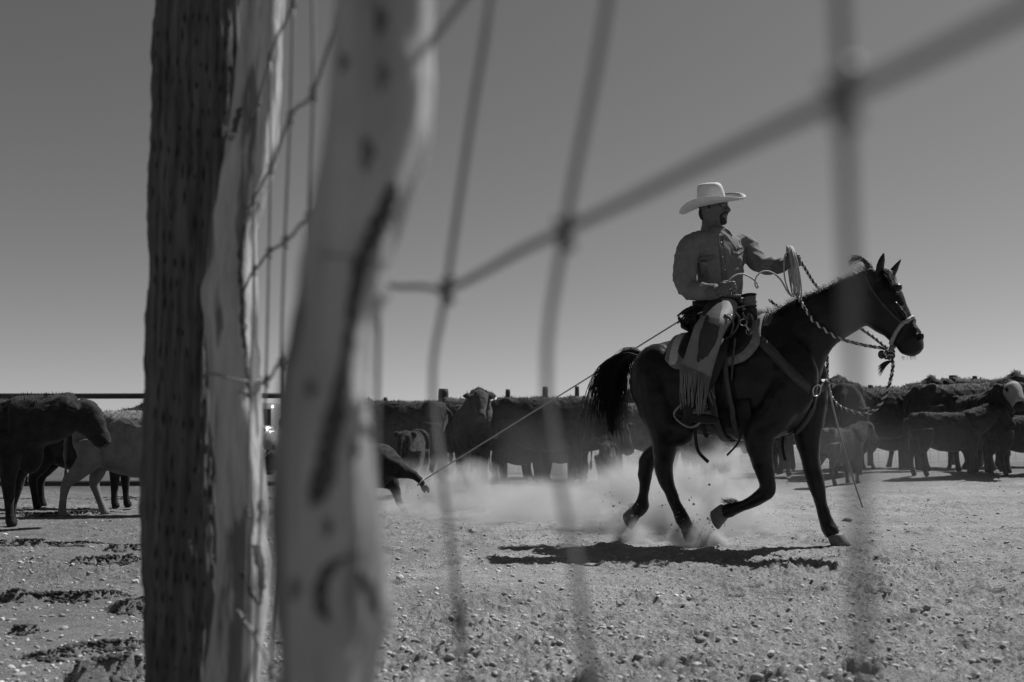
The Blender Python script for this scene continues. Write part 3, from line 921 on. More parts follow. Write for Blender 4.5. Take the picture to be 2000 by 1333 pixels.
# ------------------------------------------------------------------ breast collar
bc = empty('breast_collar', hw(.5, 0, 0))
tag(bc, 'flat leather breast collar with steel ring across the horse chest', 'breast collar')
bp_ = skin_path([(1470, 650), (1481, 660), (1498, 678), (1520, 700), (1545, 727), (1566, 748), (1582, 760)], .008)
addw('shoulder_strap', ribbon(bp_, [.03 if i < 6 else .062 for i in range(len(bp_))], .008), M_strap, bc)
rp_, rn_ = onh(1591, 762, .016)
addw('center_ring', ringm(rp_, rn_, .037, .005), M_steel, bc)
bp2 = skin_path([(1599, 761), (1608, 755), (1615, 747)], .008)
addw('shoulder_strap', ribbon(bp2, .05, .008), M_strap, bc)
bp3 = skin_path([(1591, 774), (1587, 795), (1578, 815), (1562, 838), (1545, 850)], .008)
addw('tie_down_strap', ribbon(bp3, .034, .006), M_strap, bc)
far_st = [(HB.find_nearest(hw(t, l, z)), 0) for t, l, z in ((.56, .12, 1.03), (.50, .24, 1.1), (.36, .30, 1.2), (.2, .32, 1.32))]
addw('shoulder_strap', ribbon([(h[0] + h[1] * .008, h[1]) for h, _ in far_st], .055, .008), M_strap, bc)

# ------------------------------------------------------------------ hackamore and hair rope reins
hk = empty('hackamore', (POLL.x, POLL.y, 0))
tag(hk, 'rawhide noseband hackamore with thin headstall on the horse head', 'hackamore')
cpk = skin_path([(1690, 540), (1698, 556), (1712, 578), (1732, 602), (1752, 622), (1762, 631)], .006)
addw('cheek_strap', ribbon(cpk, .016, .004), M_strap, hk)
far_ck = [HB.find_nearest(hdp(x, y, .12)) for x, y in ((1700, 530), (1720, 560), (1745, 600), (1768, 632))]
addw('cheek_strap', ribbon([(h[0] + h[1] * .005, h[1]) for h in far_ck], .016, .004), M_strap, hk)
nb = [onh(x[0], x[1], .012)[0] for x in cat([(1738, 680), (1746, 662), (1755, 643), (1764, 632), (1776, 624), (1788, 621), (1795, 624)], 3)]
nbf = [HB.find_nearest(hdp(x, y, .10))[0] + HDL * .012 for x, y in ((1796, 632), (1785, 650), (1768, 668), (1752, 682))]
knot_c = hdp(1737, 690, -.01)
addw('noseband', tube([knot_c] + nb + nbf + [knot_c], .0125, 10, 2), M_raw, hk)
hk_k = []
for k in range(4):
    c = knot_c + Vector((0, 0, -.012 * k + .012)) + jit(.006)
    hk_k = twist([c + Vector((math.cos(a) * .026, math.sin(a) * .026, .008 * math.sin(2 * a + k))) for a in [2 * math.pi * i / 12 for i in range(13)]], .010, .035, k)
    addw('rope_wrap', hk_k, M_dark_hair if k % 2 else M_light_hair, hk)
addw('heel_button', ell(hdp(1722, 693, -.02), Vector((.022, 0, 0)), Vector((0, .02, 0)), Vector((0, 0, .027))), M_strap, hk)
items = []
tp = hdp(1741, 706, -.02)
for k in range(90):
    d = Vector((-.085, rs.uniform(-.03, .03), -.065 + rs.uniform(-.035, .035))) * rs.uniform(.75, 1.05)
    items.append(([tp + jit(.006), tp + d * .5 + Vector((0, 0, .012)), tp + d], .0022))
ts_o = strands('tassel', items, M_dark_hair, hk)

def mecate(name, pts, r, lab, cat_='rope'):
    e = empty(name, (pts[0].x, pts[0].y, 0))
    addw('light_strand', twist(pts, r, r * 5.2, 0), M_light_hair, e)
    addw('dark_strand', twist(pts, r, r * 5.2, math.pi), M_dark_hair, e)
    tag(e, lab, cat_); return e
yk = knot_c.y
LHAND = None
def yl(pix, y0, y1):
    n = len(pix); return [atY(p[0], p[1], y0 + (y1 - y0) * i / (n - 1)) for i, p in enumerate(pix)]
# ------------------------------------------------------------------ the rider
RP = hp(1404, 602, 0)
def rp(px, py, dy=0.0): return atY(px, py, RP.y + dy)
TA = R(60)
RF = Vector((math.cos(TA), -math.sin(TA), 0)); RL = Vector((math.sin(TA), math.cos(TA), 0))
HFA = R(38)
HF = Vector((math.cos(HFA), -math.sin(HFA), 0)); HFL = Vector((math.sin(HFA), math.cos(HFA), 0)); UP = Vector((0, 0, 1))
HC = rp(1392, 408, 0)
rider = empty('person', (RP.x, RP.y, 0))
tag(rider, 'rider in wide pale hat, work shirt and fringed chaps holding a rope', 'person')
M_skin = mat('skin', 0.10, 0.55, 0.15, 30)
M_shirt = mat('work_shirt', 0.145, 0.9, 0.18, 30, bump=0.0006, bscale=220)
M_jean = mat('denim', 0.035, 0.9, 0.2, 40)
M_chap = mat('chap_leather', 0.16, 0.7, 0.22, 14, bump=0.0012, bscale=60)
M_hat = mat('straw_hat', 0.54, 0.85, 0.16, 30, bump=0.0008, bscale=260)
M_band = mat('hat_band', 0.03, 0.7)
def sec(c, hw_, hd, ax=RL, ay=RF): return (c, ax * hw_, ay * hd)
torso = [sec(rp(1404, 612), .155, .125), sec(rp(1406, 590), .16, .125), sec(rp(1407, 560), .165, .125), sec(rp(1406, 525), .18, .135), sec(rp(1404, 495), .195, .135), sec(rp(1402, 474), .19, .115), sec(rp(1401, 462), .145, .095), sec(rp(1400, 452), .10, .08), sec(rp(1399, 448), .065, .065)]
RS_, RE_, RW_ = rp(1348, 484, -.09), rp(1342, 562, -.16), rp(1398, 569, -.31)
LS_, LE_, LW_ = rp(1456, 480, .09), rp(1490, 518, -.06), rp(1527, 518, -.20)
r_arm = [(rp(1372, 472, -.05), .075), (RS_, .082), (rp(1338, 522, -.13), .082), (RE_, .072), (rp(1372, 570, -.24), .060), (RW_, .047)]
l_arm = [(rp(1432, 478, .05), .07), (LS_, .075), (rp(1474, 503, .02), .072), (LE_, .064), (rp(1508, 519, -.13), .056), (LW_, .047)]
shirt_parts = [loft(smooth_st(torso), 28), tube([p for p, r in r_arm], [r for p, r in r_arm], 18), tube([p for p, r in l_arm], [r for p, r in l_arm], 18)]
# body: one continuous figure under the clothes, with head and hands
def hsec(z, hw_, hd, fo=0.0): return (HC + UP * z + HF * fo, HFL * hw_, HF * hd)
head_l = [hsec(-.118, .020, .022, .058), hsec(-.110, .038, .045, .045), hsec(-.085, .058, .072, .022), hsec(-.05, .068, .088, .008), hsec(0, .074, .096, 0), hsec(.05, .076, .098, -.004), hsec(.09, .066, .084, -.006), hsec(.115, .035, .045, -.006)]
bparts = [loft(smooth_st(head_l, 3), 24)]
bparts.append(tube([HC + UP * .022 + HF * .088, HC + UP * -.008 + HF * .104, HC + UP * -.028 + HF * .118, HC + UP * -.036 + HF * .096], [.010, .012, .016, .012], 10))
bparts.append(tube([HC + UP * -.060 + HF * .084 - HFL * .022, HC + UP * -.058 + HF * .096, HC + UP * -.060 + HF * .084 + HFL * .022], [.008, .012, .008], 8))
bparts.append(tube([HC + UP * -.074 + HF * .078 - HFL * .020, HC + UP * -.072 + HF * .090, HC + UP * -.074 + HF * .078 + HFL * .020], [.008, .011, .008], 8))
bparts.append(tube([HC + UP * .030 + HF * .086 - HFL * .04, HC + UP * .032 + HF * .098, HC + UP * .030 + HF * .086 + HFL * .04], [.010, .012, .010], 8))
for s in (-1, 1): bparts.append(ell(HC + HFL * .078 * s - UP * .005 - HF * .008, UP * .034, HF * .018 - HFL * .006 * s, HFL * .010))
bparts.append(tube([HC - UP * .08 - HF * .02, HC - UP * .13 - HF * .018, rp(1400, 455)], [.058, .058, .07], 16))
bparts.append(loft(smooth_st([(c, U * .88, v * .88) for c, U, v in torso]), 20))
for A in (r_arm, l_arm): bparts.append(tube([p for p, r in A], [r * .72 for p, r in A], 12))
def hand(c, a, n, g, grip=1.0):
    """fist: a wrist->knuckle, n back of the hand, g thumb side"""
    a = a.normalized(); g = (g - a * g.dot(a)).normalized(); n = a.cross(g) if a.cross(g).dot(n) > 0 else -a.cross(g)
    P = [ell(c, a * .048, g * .043, n * .019)]
    P.append(tube([c - a * .075, c - a * .03], [.031, .030], 10, 2))
    for k, (o, L_) in enumerate(((.030, .9), (.010, 1.0), (-.011, .95), (-.030, .78))):
        b = c + a * .036 + g * o
        P.append(tube([b - a * .01, b + a * .020 * L_ - n * .004, b + a * .032 * L_ - n * .026, b + a * .014 * L_ - n * .046, b - a * .012 - n * .042], [.0105, .0105, .0098, .0092, .008], 8, 3))
    P.append(tube([c - a * .022 + g * .030 - n * .004, c + g * .046 - n * .018, c + a * .026 + g * .042 - n * .034, c + a * .042 + g * .026 - n * .040], [.014, .013, .011, .009], 8, 3))
    return P
RHc, LHc = rp(1414, 565, -.345), rp(1541, 513, -.25)
bparts += hand(RHc, RHc - RW_, Vector((-.4, -.8, .3)), Vector((.2, -.2, 1)))
bparts += hand(LHc, LHc - LW_, Vector((-.2, -1, .1)), Vector((.1, -.3, 1)))
# legs
def leg_r(sgn):
    f = lambda px, py, l: (lambda q: hw(q[0], sgn * abs(l), q[2]))(hloc(hp(px, py, -abs(l))))
    return f
legs = {}
for sgn in (-1, 1):
    f = leg_r(sgn)
    legs[sgn] = [(f(1402, 612, .09), .115), (f(1398, 628, .22), .10), (f(1390, 648, .34), .082), (f(1376, 690, .36), .066), (f(1362, 735, .365), .062), (f(1348, 785, .37), .048)]
    bparts.append(tube([p for p, r in legs[sgn]], [r * .8 for p, r in legs[sgn]], 12))
    bparts.append(tube([legs[sgn][-1][0], legs[sgn][-1][0] + UP * -.06, legs[sgn][-1][0] + UP * -.09 + HH * .13], [.036, .04, .03], 10))
pb = blob('body', bparts, .0058, 3, .5, M_skin); rel(pb, rider)
sh = blob('shirt', shirt_parts, .0085, 4, .5, M_shirt)
def wr(co):
    P = co
    rot = np.stack([P[:, 0] * .8 + P[:, 2] * .6, P[:, 1], P[:, 2] * .8 - P[:, 0] * .6], 1)
    a = np.abs(vnoise(rot * np.array([9, 9, 22]) + 3)); b = np.abs(vnoise(rot * np.array([22, 18, 9]) + 11)); c2 = vnoise(P * 45)
    return 0.006 - .013 * np.clip(a, 0, .5) - .010 * np.clip(b, 0, .5) + .002 * c2
displace(sh.data, wr)
rel(sh, rider)
SHB = BVHTree.FromPolygons([v.co.copy() for v in sh.data.vertices], [tuple(p.vertices) for p in sh.data.polygons])
def onto(T, px, py, off):
    h = T.ray_cast(CAMP, ray(px, py).normalized())
    if h[0] is None:
        q = T.find_nearest(rp(px, py)); return q[0] + q[1] * off, q[1]
    return h[0] + h[1] * off, h[1]
def patch(name, outline, T, root, mat_, off=.004, th=.004):
    """a sewn-on piece: outline in photo points laid on a surface"""
    P = [onto(T, x, y, off) for x, y in outline]
    n = len(P); nm = sum((q[1] for q in P), Vector()).normalized()
    V = [p for p, _ in P] + [p + nm * th for p, _ in P] + [sum((p for p, _ in P), Vector()) / n + nm * th]
    Fc = [(i, (i + 1) % n, n + (i + 1) % n, n + i) for i in range(n)] + [(n + i, n + (i + 1) % n, 2 * n) for i in range(n)]
    return addw(name, (V, Fc), mat_, root, False)
M_shirt2 = mat('shirt_trim', 0.10, 0.9, 0.2, 40)
patch('pocket_flap', [(1363, 504), (1379, 500), (1395, 497), (1396, 503), (1388, 507), (1380, 511), (1370, 509), (1364, 510)], SHB, sh, M_shirt2)
patch('pocket', [(1365, 511), (1380, 513), (1396, 505), (1397, 534), (1385, 541), (1370, 538)], SHB, sh, M_shirt, .002, .003)
patch('pocket_flap', [(1428, 488), (1441, 486), (1453, 483), (1454, 489), (1442, 497), (1430, 494)], SHB, sh, M_shirt2)
patch('placket', [(1404, 462), (1411, 462), (1414, 490), (1419, 530), (1421, 560), (1412, 562), (1409, 530), (1405, 490)], SHB, sh, M_shirt2, .003, .003)
for x, y in ((1380, 507), (1411, 502), (1415, 527), (1441, 496), (1408, 475)):
    p, n = onto(SHB, x, y, .007); addw('button', ell(p, n * .003, n.orthogonal().normalized() * .0055, n.cross(n.orthogonal().normalized()) * .0055), mat('pearl_button', .55, .3), sh)
# collar
for s, pix in ((-1, [(1371, 440), (1368, 452), (1366, 466), (1376, 468), (1388, 459), (1384, 448)]), (1, [(1414, 446), (1424, 452), (1430, 461), (1424, 468), (1417, 460), (1412, 452)])):
    c0 = [rp(x, y, -.075 if s < 0 else -.06) for x, y in pix]
    nm = Vector((-.3 if s < 0 else .4, -1, .2)).normalized(); n = len(c0)
    V = c0 + [p + nm * .006 for p in c0]
    addw('collar', (V, [tuple(range(n))[::-1], tuple(range(n, 2 * n))] + [(i, (i + 1) % n, n + (i + 1) % n, n + i) for i in range(n)]), M_shirt2, sh, False)
st = []
for z, r in ((-.03, .098), (.0, .086), (.028, .078), (.034, .072), (.0, .070)):
    c = rp(1399, 456) + UP * z + RF * .0; st.append((c, RL * r, RF * r * .98))
addw('collar_band', loft(st, 26, cap=False), M_shirt, sh)
for c, d, r in ((RW_, (RHc - RW_).normalized(), .050), (LW_, (LHc - LW_).normalized(), .050)):
    addw('cuff', tube([c - d * .055, c - d * .03, c + d * .006, c + d * .012, c - d * .01], [r * .98, r, r * .98, r * .85, r * .7], 18, 2, cap=False), M_shirt2, sh)
# jeans and belt
jp = [loft(smooth_st([sec(rp(1404, 588), .158, .122), sec(rp(1403, 605), .17, .135), sec(rp(1402, 622), .16, .14)]), 22)]
for sgn in (-1, 1): jp.append(tube([p for p, r in legs[sgn]], [r for p, r in legs[sgn]], 14))
rel(blob('jeans', jp, .011, 3, .5, M_jean), rider)
bl = [(rp(1405, 592) + RL * math.cos(a) * .168 + RF * math.sin(a) * .132, RL * math.cos(a) + RF * math.sin(a)) for a in [2 * math.pi * k / 32 for k in range(32)]]
addw('belt', ribbon(bl, .04, .006, True), M_leather, rider)
# fringed chaps on each leg: open leather sheet round the leg
def chap(sgn):
    P = legs[sgn]
    f = leg_r(sgn)
    ctr = [(f(1404, 606, .10), .125), (f(1400, 622, .20), .118), (f(1388, 640, .33), .100), (f(1378, 668, .352), .098), (f(1367, 700, .36), .098), (f(1357, 728, .365), .104)]
    C = cat([tuple(p) + (r,) for p, r in ctr], 5)
    out = HL * sgn
    V = []; Fc = []; n = 22; m = len(C)
    for lay in (0, .004):
        for i, c in enumerate(C):
            a = V3(C[max(i - 1, 0)]); b = V3(C[min(i + 1, m - 1)]); T = (b - a).normalized()
            o2 = (out + UP * .25 * (1 - i / m)); o2 = (o2 - T * o2.dot(T)).normalized(); s2 = T.cross(o2).normalized() * (1 if sgn < 0 else -1)
            for k in range(n + 1):
                q = R(-118) + R(236) * k / n
                rr_ = c[3] + lay - .006 * math.cos(5 * q + i * .25) * (i / m)
                V.append(V3(c) + o2 * math.cos(q) * rr_ * .62 + s2 * math.sin(q) * rr_)
    w = n + 1; N1 = m * w
    for i in range(m - 1):
        for k in range(n):
            a = i * w + k
            Fc.append((a, a + 1, a + w + 1, a + w)); Fc.append((N1 + a, N1 + a + w, N1 + a + w + 1, N1 + a + 1))
    for k in range(n):
        for i in (0, m - 1): Fc.append((i * w + k, i * w + k + 1, N1 + i * w + k + 1, N1 + i * w + k))
    for i in range(m - 1):
        for k in (0, n): Fc.append((i * w + k, (i + 1) * w + k, N1 + (i + 1) * w + k, N1 + i * w + k))
    o = addw('chap', (V, Fc), M_chap, rider)
    # fringe: along the hem and down the front edge
    for k in range(46):
        f_ = k / 45; j = f_ * n
        b0 = V[N1 + (m - 1) * w + int(min(j, n))].lerp(V[N1 + (m - 1) * w + int(min(j + 1, n))], j % 1)
        L_ = rs.uniform(.19, .27)
        fan = (f_ - .5) * .10
        sd = HH * (fan if sgn < 0 else fan * .6) + out * .02
        tip = b0 + UP * -L_ + sd * 1.0 + jit(.014)
        V2, F2 = ribbon([(p, out) for p in (b0 + UP * .02, b0 * .66 + tip * .34 + jit(.006) + out * .008, b0 * .33 + tip * .67 + jit(.008) + out * .01, tip)], [.0085, .008, .007, .005], .0025)
        addw('fringe', (V2, F2), M_chap, o)
    for k in range(26):
        i = int(m * (.62 + .38 * k / 25)) - 1
        b0 = V[N1 + i * w + (n if sgn < 0 else n)] 
        L_ = rs.uniform(.20, .34)
        tip = b0 + UP * -L_ + HH * rs.uniform(.03, .17) + out * rs.uniform(0, .03)
        V2, F2 = ribbon([(p, out) for p in (b0, b0 * .6 + tip * .4 + HH * .01, tip)], [.008, .0075, .005], .0025)
        addw('fringe', (V2, F2), M_chap, o)
    return o
chap(-1); chap(1)
# chap belt with short fringe behind the hip
for k in range(60):
    b0 = rp(1356 + rs.uniform(-8, 20), 602 + rs.uniform(-4, 8), -.12 + rs.uniform(-.05, .08))
    d = Vector((-rs.uniform(.02, .09), rs.uniform(-.03, .03), -rs.uniform(.03, .10)))
    addw('hip_fringe', ribbon([(b0, -HL), (b0 + d * .5 + UP * .008, -HL), (b0 + d, -HL)], [.012, .011, .008], .003), M_leather, rider)
yk_pts = [(rp(1405, 600) + RL * math.cos(a) * .19 + RF * math.sin(a) * .15 + UP * (-.01 - .02 * math.sin(a)), RL * math.cos(a) + RF * math.sin(a)) for a in [2 * math.pi * k / 32 for k in range(32)]]
addw('chap_belt', ribbon(yk_pts, .075, .006, True), M_leather, rider)
# boots
for sgn in (-1, 1):
    a = legs[sgn][-1][0]
    bt = [tube([a + UP * .10 + HH * .02, a, a - UP * .07, a - UP * .10], [.056, .054, .048, .045], 14), tube([a - UP * .095 - HH * .035, a - UP * .10 + HH * .05, a - UP * .115 + HH * .13 + HL * sgn * .02, a - UP * .12 + HH * .20 + HL * sgn * .03], [.040, .044, .040, .018], 14, 4, flat=.8, side=(0, 0, 1)), tube([a - UP * .11 - HH * .04, a - UP * .155 - HH * .04], [.034, .032], 10, 2)]
    rel(blob('boot', bt, .008, 3, .5, M_leather), rider)
# hair, beard, sunglasses
def hair_shell(name, items_):
    return rel(blob(name, items_, .0055, 2, .5, mat('black_hair', .034, .8, spec=.1)), rider)
hair_shell('hair', [ell(HC + UP * .045 - HF * .022, UP * .075, HF * .085, HFL * .083), ell(HC - HF * .062 - UP * .025, UP * .055, HF * .035, HFL * .060), tube([HC + HFL * -.078 + UP * .03 + HF * .012, HC + HFL * -.077 - UP * .018 + HF * .012], [.010, .007], 8), tube([HC + HFL * .078 + UP * .03 + HF * .012, HC + HFL * .077 - UP * .018 + HF * .012], [.010, .007], 8)])
hair_shell('beard', [tube([HC + HF * .080 - HFL * .034 - UP * .060, HC + HF * .098 - HFL * .02 - UP * .046, HC + HF * .108 - UP * .044, HC + HF * .098 + HFL * .02 - UP * .046, HC + HF * .080 + HFL * .034 - UP * .060], [.007, .008, .008, .008, .007], 8),
                     tube([HC + HF * .080 - HFL * .036 - UP * .058, HC + HF * .076 - HFL * .034 - UP * .082, HC + HF * .082 - HFL * .018 - UP * .102], [.010, .012, .012], 8), tube([HC + HF * .080 + HFL * .036 - UP * .058, HC + HF * .076 + HFL * .034 - UP * .082, HC + HF * .082 + HFL * .018 - UP * .102], [.010, .012, .012], 8),
                     ell(HC + HF * .076 - UP * .098, HF * .022, HFL * .040, UP * .026), ell(HC + HF * .082 - UP * .082, HF * .013, HFL * .034, UP * .014)])
M_lens = mat('dark_lens', .02, .08, spec=.8)
for s in (-1, 1):
    c = HC + HF * .094 + HFL * .034 * s + UP * .012
    addw('lens', ell(c, (HF + HFL * .25 * s).normalized() * .004, (HFL - HF * .25 * s).normalized() * .028, UP * .019), M_lens, rider)
    addw('temple_arm', tube([c + HFL * .026 * s, HC + HFL * .080 * s + HF * .05 + UP * .016, HC + HFL * .082 * s - HF * .01 + UP * .014], .0022, 6, 3), M_band, rider)
addw('glasses_bridge', tube([HC + HF * .099 + HFL * -.012 + UP * .016, HC + HF * .103 + UP * .018, HC + HF * .099 + HFL * .012 + UP * .016], .0022, 6, 3), M_band, rider)
# hat
hat = empty('hat', (0, 0, 0)); rel(hat, rider)
qt = Matrix.Rotation(R(-12), 3, 'Y') @ Matrix.Rotation(R(11), 3, 'X')
HT = HC + UP * .030 - HF * .004
def hx3(f, l, z): return HT + qt @ (HF * f + HFL * l + UP * z)
V = []; Fc = []; nA = 56; nB = 9
for lay in (0, 1):
    for j in range(nB + 1):
        u = j / nB
        for k in range(nA):
            a = 2 * math.pi * k / nA; ca, sa = math.cos(a), math.sin(a)
            rf = .100 + (.235 - .100) * u; rl = .080 + (.215 - .080) * u
            z = .045 * (u ** 2) * sa * sa - .022 * u * ca * ca + .012 * u * u * (1 if ca > 0 else -.8) * ca * ca + (.010 if u > .93 else 0) * 1
            V.append(hx3(ca * rf, sa * rl * (1 - .10 * u * u), z + lay * .006))
w = nA; N1 = (nB + 1) * nA
for j in range(nB):
    for k in range(nA):
        a = j * w + k; b = j * w + (k + 1) % nA
        Fc.append((a, a + w, b + w, b)); Fc.append((N1 + a, N1 + b, N1 + b + w, N1 + a + w))
for k in range(nA):
    a = nB * w + k; b = nB * w + (k + 1) % nA; Fc.append((a, a + N1, b + N1, b))
    a = k; b = (k + 1) % nA; Fc.append((a, b, b + N1, a + N1))
addw('brim', (V, Fc), M_hat, hat)
V = []; Fc = []; prof = [(0, 1.0), (.03, .985), (.06, .95), (.085, .90), (.105, .84), (.118, .76), (.126, .62), (.128, .42), (.124, .2), (.120, .02)]
for j, (z, k_) in enumerate(prof):
    for k in range(nA):
        a = 2 * math.pi * k / nA; ca, sa = math.cos(a), math.sin(a)
        zz = z * 1.16
        if j > 3:
            zz -= .014 * (j - 3) / 6 * math.exp(-(sa / .35) ** 2) * k_ * 0 + .016 * max(0, 1 - abs(sa) * k_ * 3.2) * (j - 3) / 6 - .012 * ca * k_ * -1 * (1 if j > 4 else .5)
        V.append(hx3(ca * .101 * k_ + .004 * (z / .12), sa * .082 * k_ * (1 - .10 * (z / .128) * max(0, ca)), zz))
for j in range(len(prof) - 1):
    for k in range(nA):
        a = j * w + k; b = j * w + (k + 1) % nA; Fc.append((a, b, b + w, a + w))
Fc.append(tuple((len(prof) - 1) * w + k for k in range(nA)))
addw('crown', (V, Fc), M_hat, hat)
addw('hat_band', ribbon([(hx3(math.cos(a) * .1015, math.sin(a) * .0825, .016), qt @ (HF * math.cos(a) + HFL * math.sin(a))) for a in [2 * math.pi * k / 40 for k in range(40)]], .018, .003, True), M_band, hat)

# ------------------------------------------------------------------ ropes
yL, yR = LHc.y, RHc.y
mecate('rope_rein', [atY(1548, 492, yL - .05), atY(1553, 520, yL - .07)] + [onh(x, y, .028)[0] for x, y in ((1561, 575), (1566, 590), (1574, 605), (1582, 618), (1592, 630))] + [atY(1628, 656, knot_c.y + .12), atY(1650, 665, knot_c.y + .10), atY(1690, 675, knot_c.y + .05), atY(1728, 681, knot_c.y)], .0105, 'striped twisted hair rope rein lying across the near side of the neck')
mecate('rope_rein', [atY(1548, 490, yL - .02), atY(1568, 518, yL + .1), atY(1592, 556, yL + .28), atY(1630, 600, yL + .36), atY(1668, 632, knot_c.y + .36), atY(1705, 658, knot_c.y + .16), atY(1733, 681, knot_c.y)], .0105, 'striped twisted hair rope rein on the far side of the neck')
mecate('lead_rope', [knot_c, atY(1744, 706, knot_c.y), atY(1742, 730, knot_c.y), atY(1732, 765, knot_c.y + .05), atY(1715, 795, knot_c.y + .12), atY(1692, 809, knot_c.y + .2), atY(1660, 803, knot_c.y + .3), atY(1635, 790, knot_c.y + .42), atY(1622, 770, knot_c.y + .5), atY(1616, 735, knot_c.y + .62), hw(.50, .28, 1.30), hw(.30, .30, 1.50), hw(.20, .1, 1.62)], .0105, 'striped hair lead rope hanging in a loop below the chin knot')
mecate('rope_coil', [atY(1540, 500, yL - .05), atY(1543, 485, yL - .05), atY(1548, 489, yL - .05), atY(1551, 510, yL - .06), atY(1553, 530, yL - .06)], .011, 'short striped rope bight held over the rider hand')
def cord(name, pts, r, m_, lab, cat_='rope', n=7, sub=6):
    e = link(name, mesh(name, *tube([p - Vector((pts[0].x, pts[0].y, 0)) for p in pts], r, n, sub)), m_)
    e.location = (pts[0].x, pts[0].y, 0)
    return tag(e, lab, cat_)
cord('cord', [atY(1619, 752, 6.1), atY(1628, 800, 6.12), atY(1648, 875, 6.12), atY(1668, 940, 6.14), atY(1681, 980, 6.15), atY(1685, 992, 6.15)], .0055, M_lariat, 'thin pale cord hanging from the horse chest toward the dirt')
# lariat: from the horn, under the leg, back to the roped calf
RFOOT = atY(823, 941, 9.9)
def horn_at(a): return hb0 + hx * .085 + (s1 * math.cos(a) + s2 * math.sin(a)) * .05
cord('lariat_rope', [hb0 + hx * .08 + HH * .05, hp(1446, 600, -.06), hp(1420, 604, -.20), hp(1390, 606, -.24), hp(1344, 618, -.18), atY(1334, 623, 6.95), RFOOT], .006, M_lariat, 'taut catch rope running from saddle horn down to the calf foot', sub=8)
ln = empty('lariat_coils', (LHc.x, LHc.y, 0)); tag(ln, 'bundle of coiled rope loops held upright in the rider left hand', 'rope')
for k in range(7):
    top = atY(1537 + k * 1.3, 481 + rs.uniform(0, 4), yL - .06); bot = atY(1550 + k * 2.0 + rs.uniform(-2, 2), 576 + rs.uniform(-6, 6), yL - .10 + rs.uniform(-.03, .03))
    c = (top + bot) / 2; ax = (top - bot) / 2; dd = Vector((.10, 1, 0)).normalized() * rs.uniform(.10, .14) + Vector((rs.uniform(.0, .012), 0, 0))
    addw('coil', tube([c + ax * math.cos(a) + dd * math.sin(a) for a in [2 * math.pi * i / 24 for i in range(25)]], .0046, 6, 1), M_lariat, ln)
cord('rope_loop', [RHc + UP * .02, atY(1424, 548, yR), atY(1437, 538, yR + .02), atY(1452, 536, yR + .04), atY(1470, 545, yR + .04), atY(1480, 556, yR + .03), atY(1479, 563, yR), atY(1475, 556, yR), atY(1478, 540, yR + .03), atY(1490, 531, yR + .05), atY(1506, 532, yR + .06), atY(1524, 546, yL - .05), atY(1538, 570, yL - .06), atY(1545, 578, yL - .06)], .0055, M_lariat, 'slack rope loop curving between the rider two hands', sub=8)
cord('rope_loop', [atY(1540, 492, yL - .04), atY(1533, 500, yL - .05), atY(1531, 520, yL - .06), atY(1533, 545, yL - .06), atY(1540, 568, yL - .06), atY(1547, 580, yL - .06)], .005, M_lariat, 'single rope strand hanging beside the coils at the rider left hand')
mecate('rope_tail', [RHc + UP * .01, atY(1427, 560, yR - .03), atY(1427, 570, yR - .04), atY(1432, 576, yR - .03), atY(1446, 577, yR + .06)], .006, 'short braided rope tail in the rider right hand')
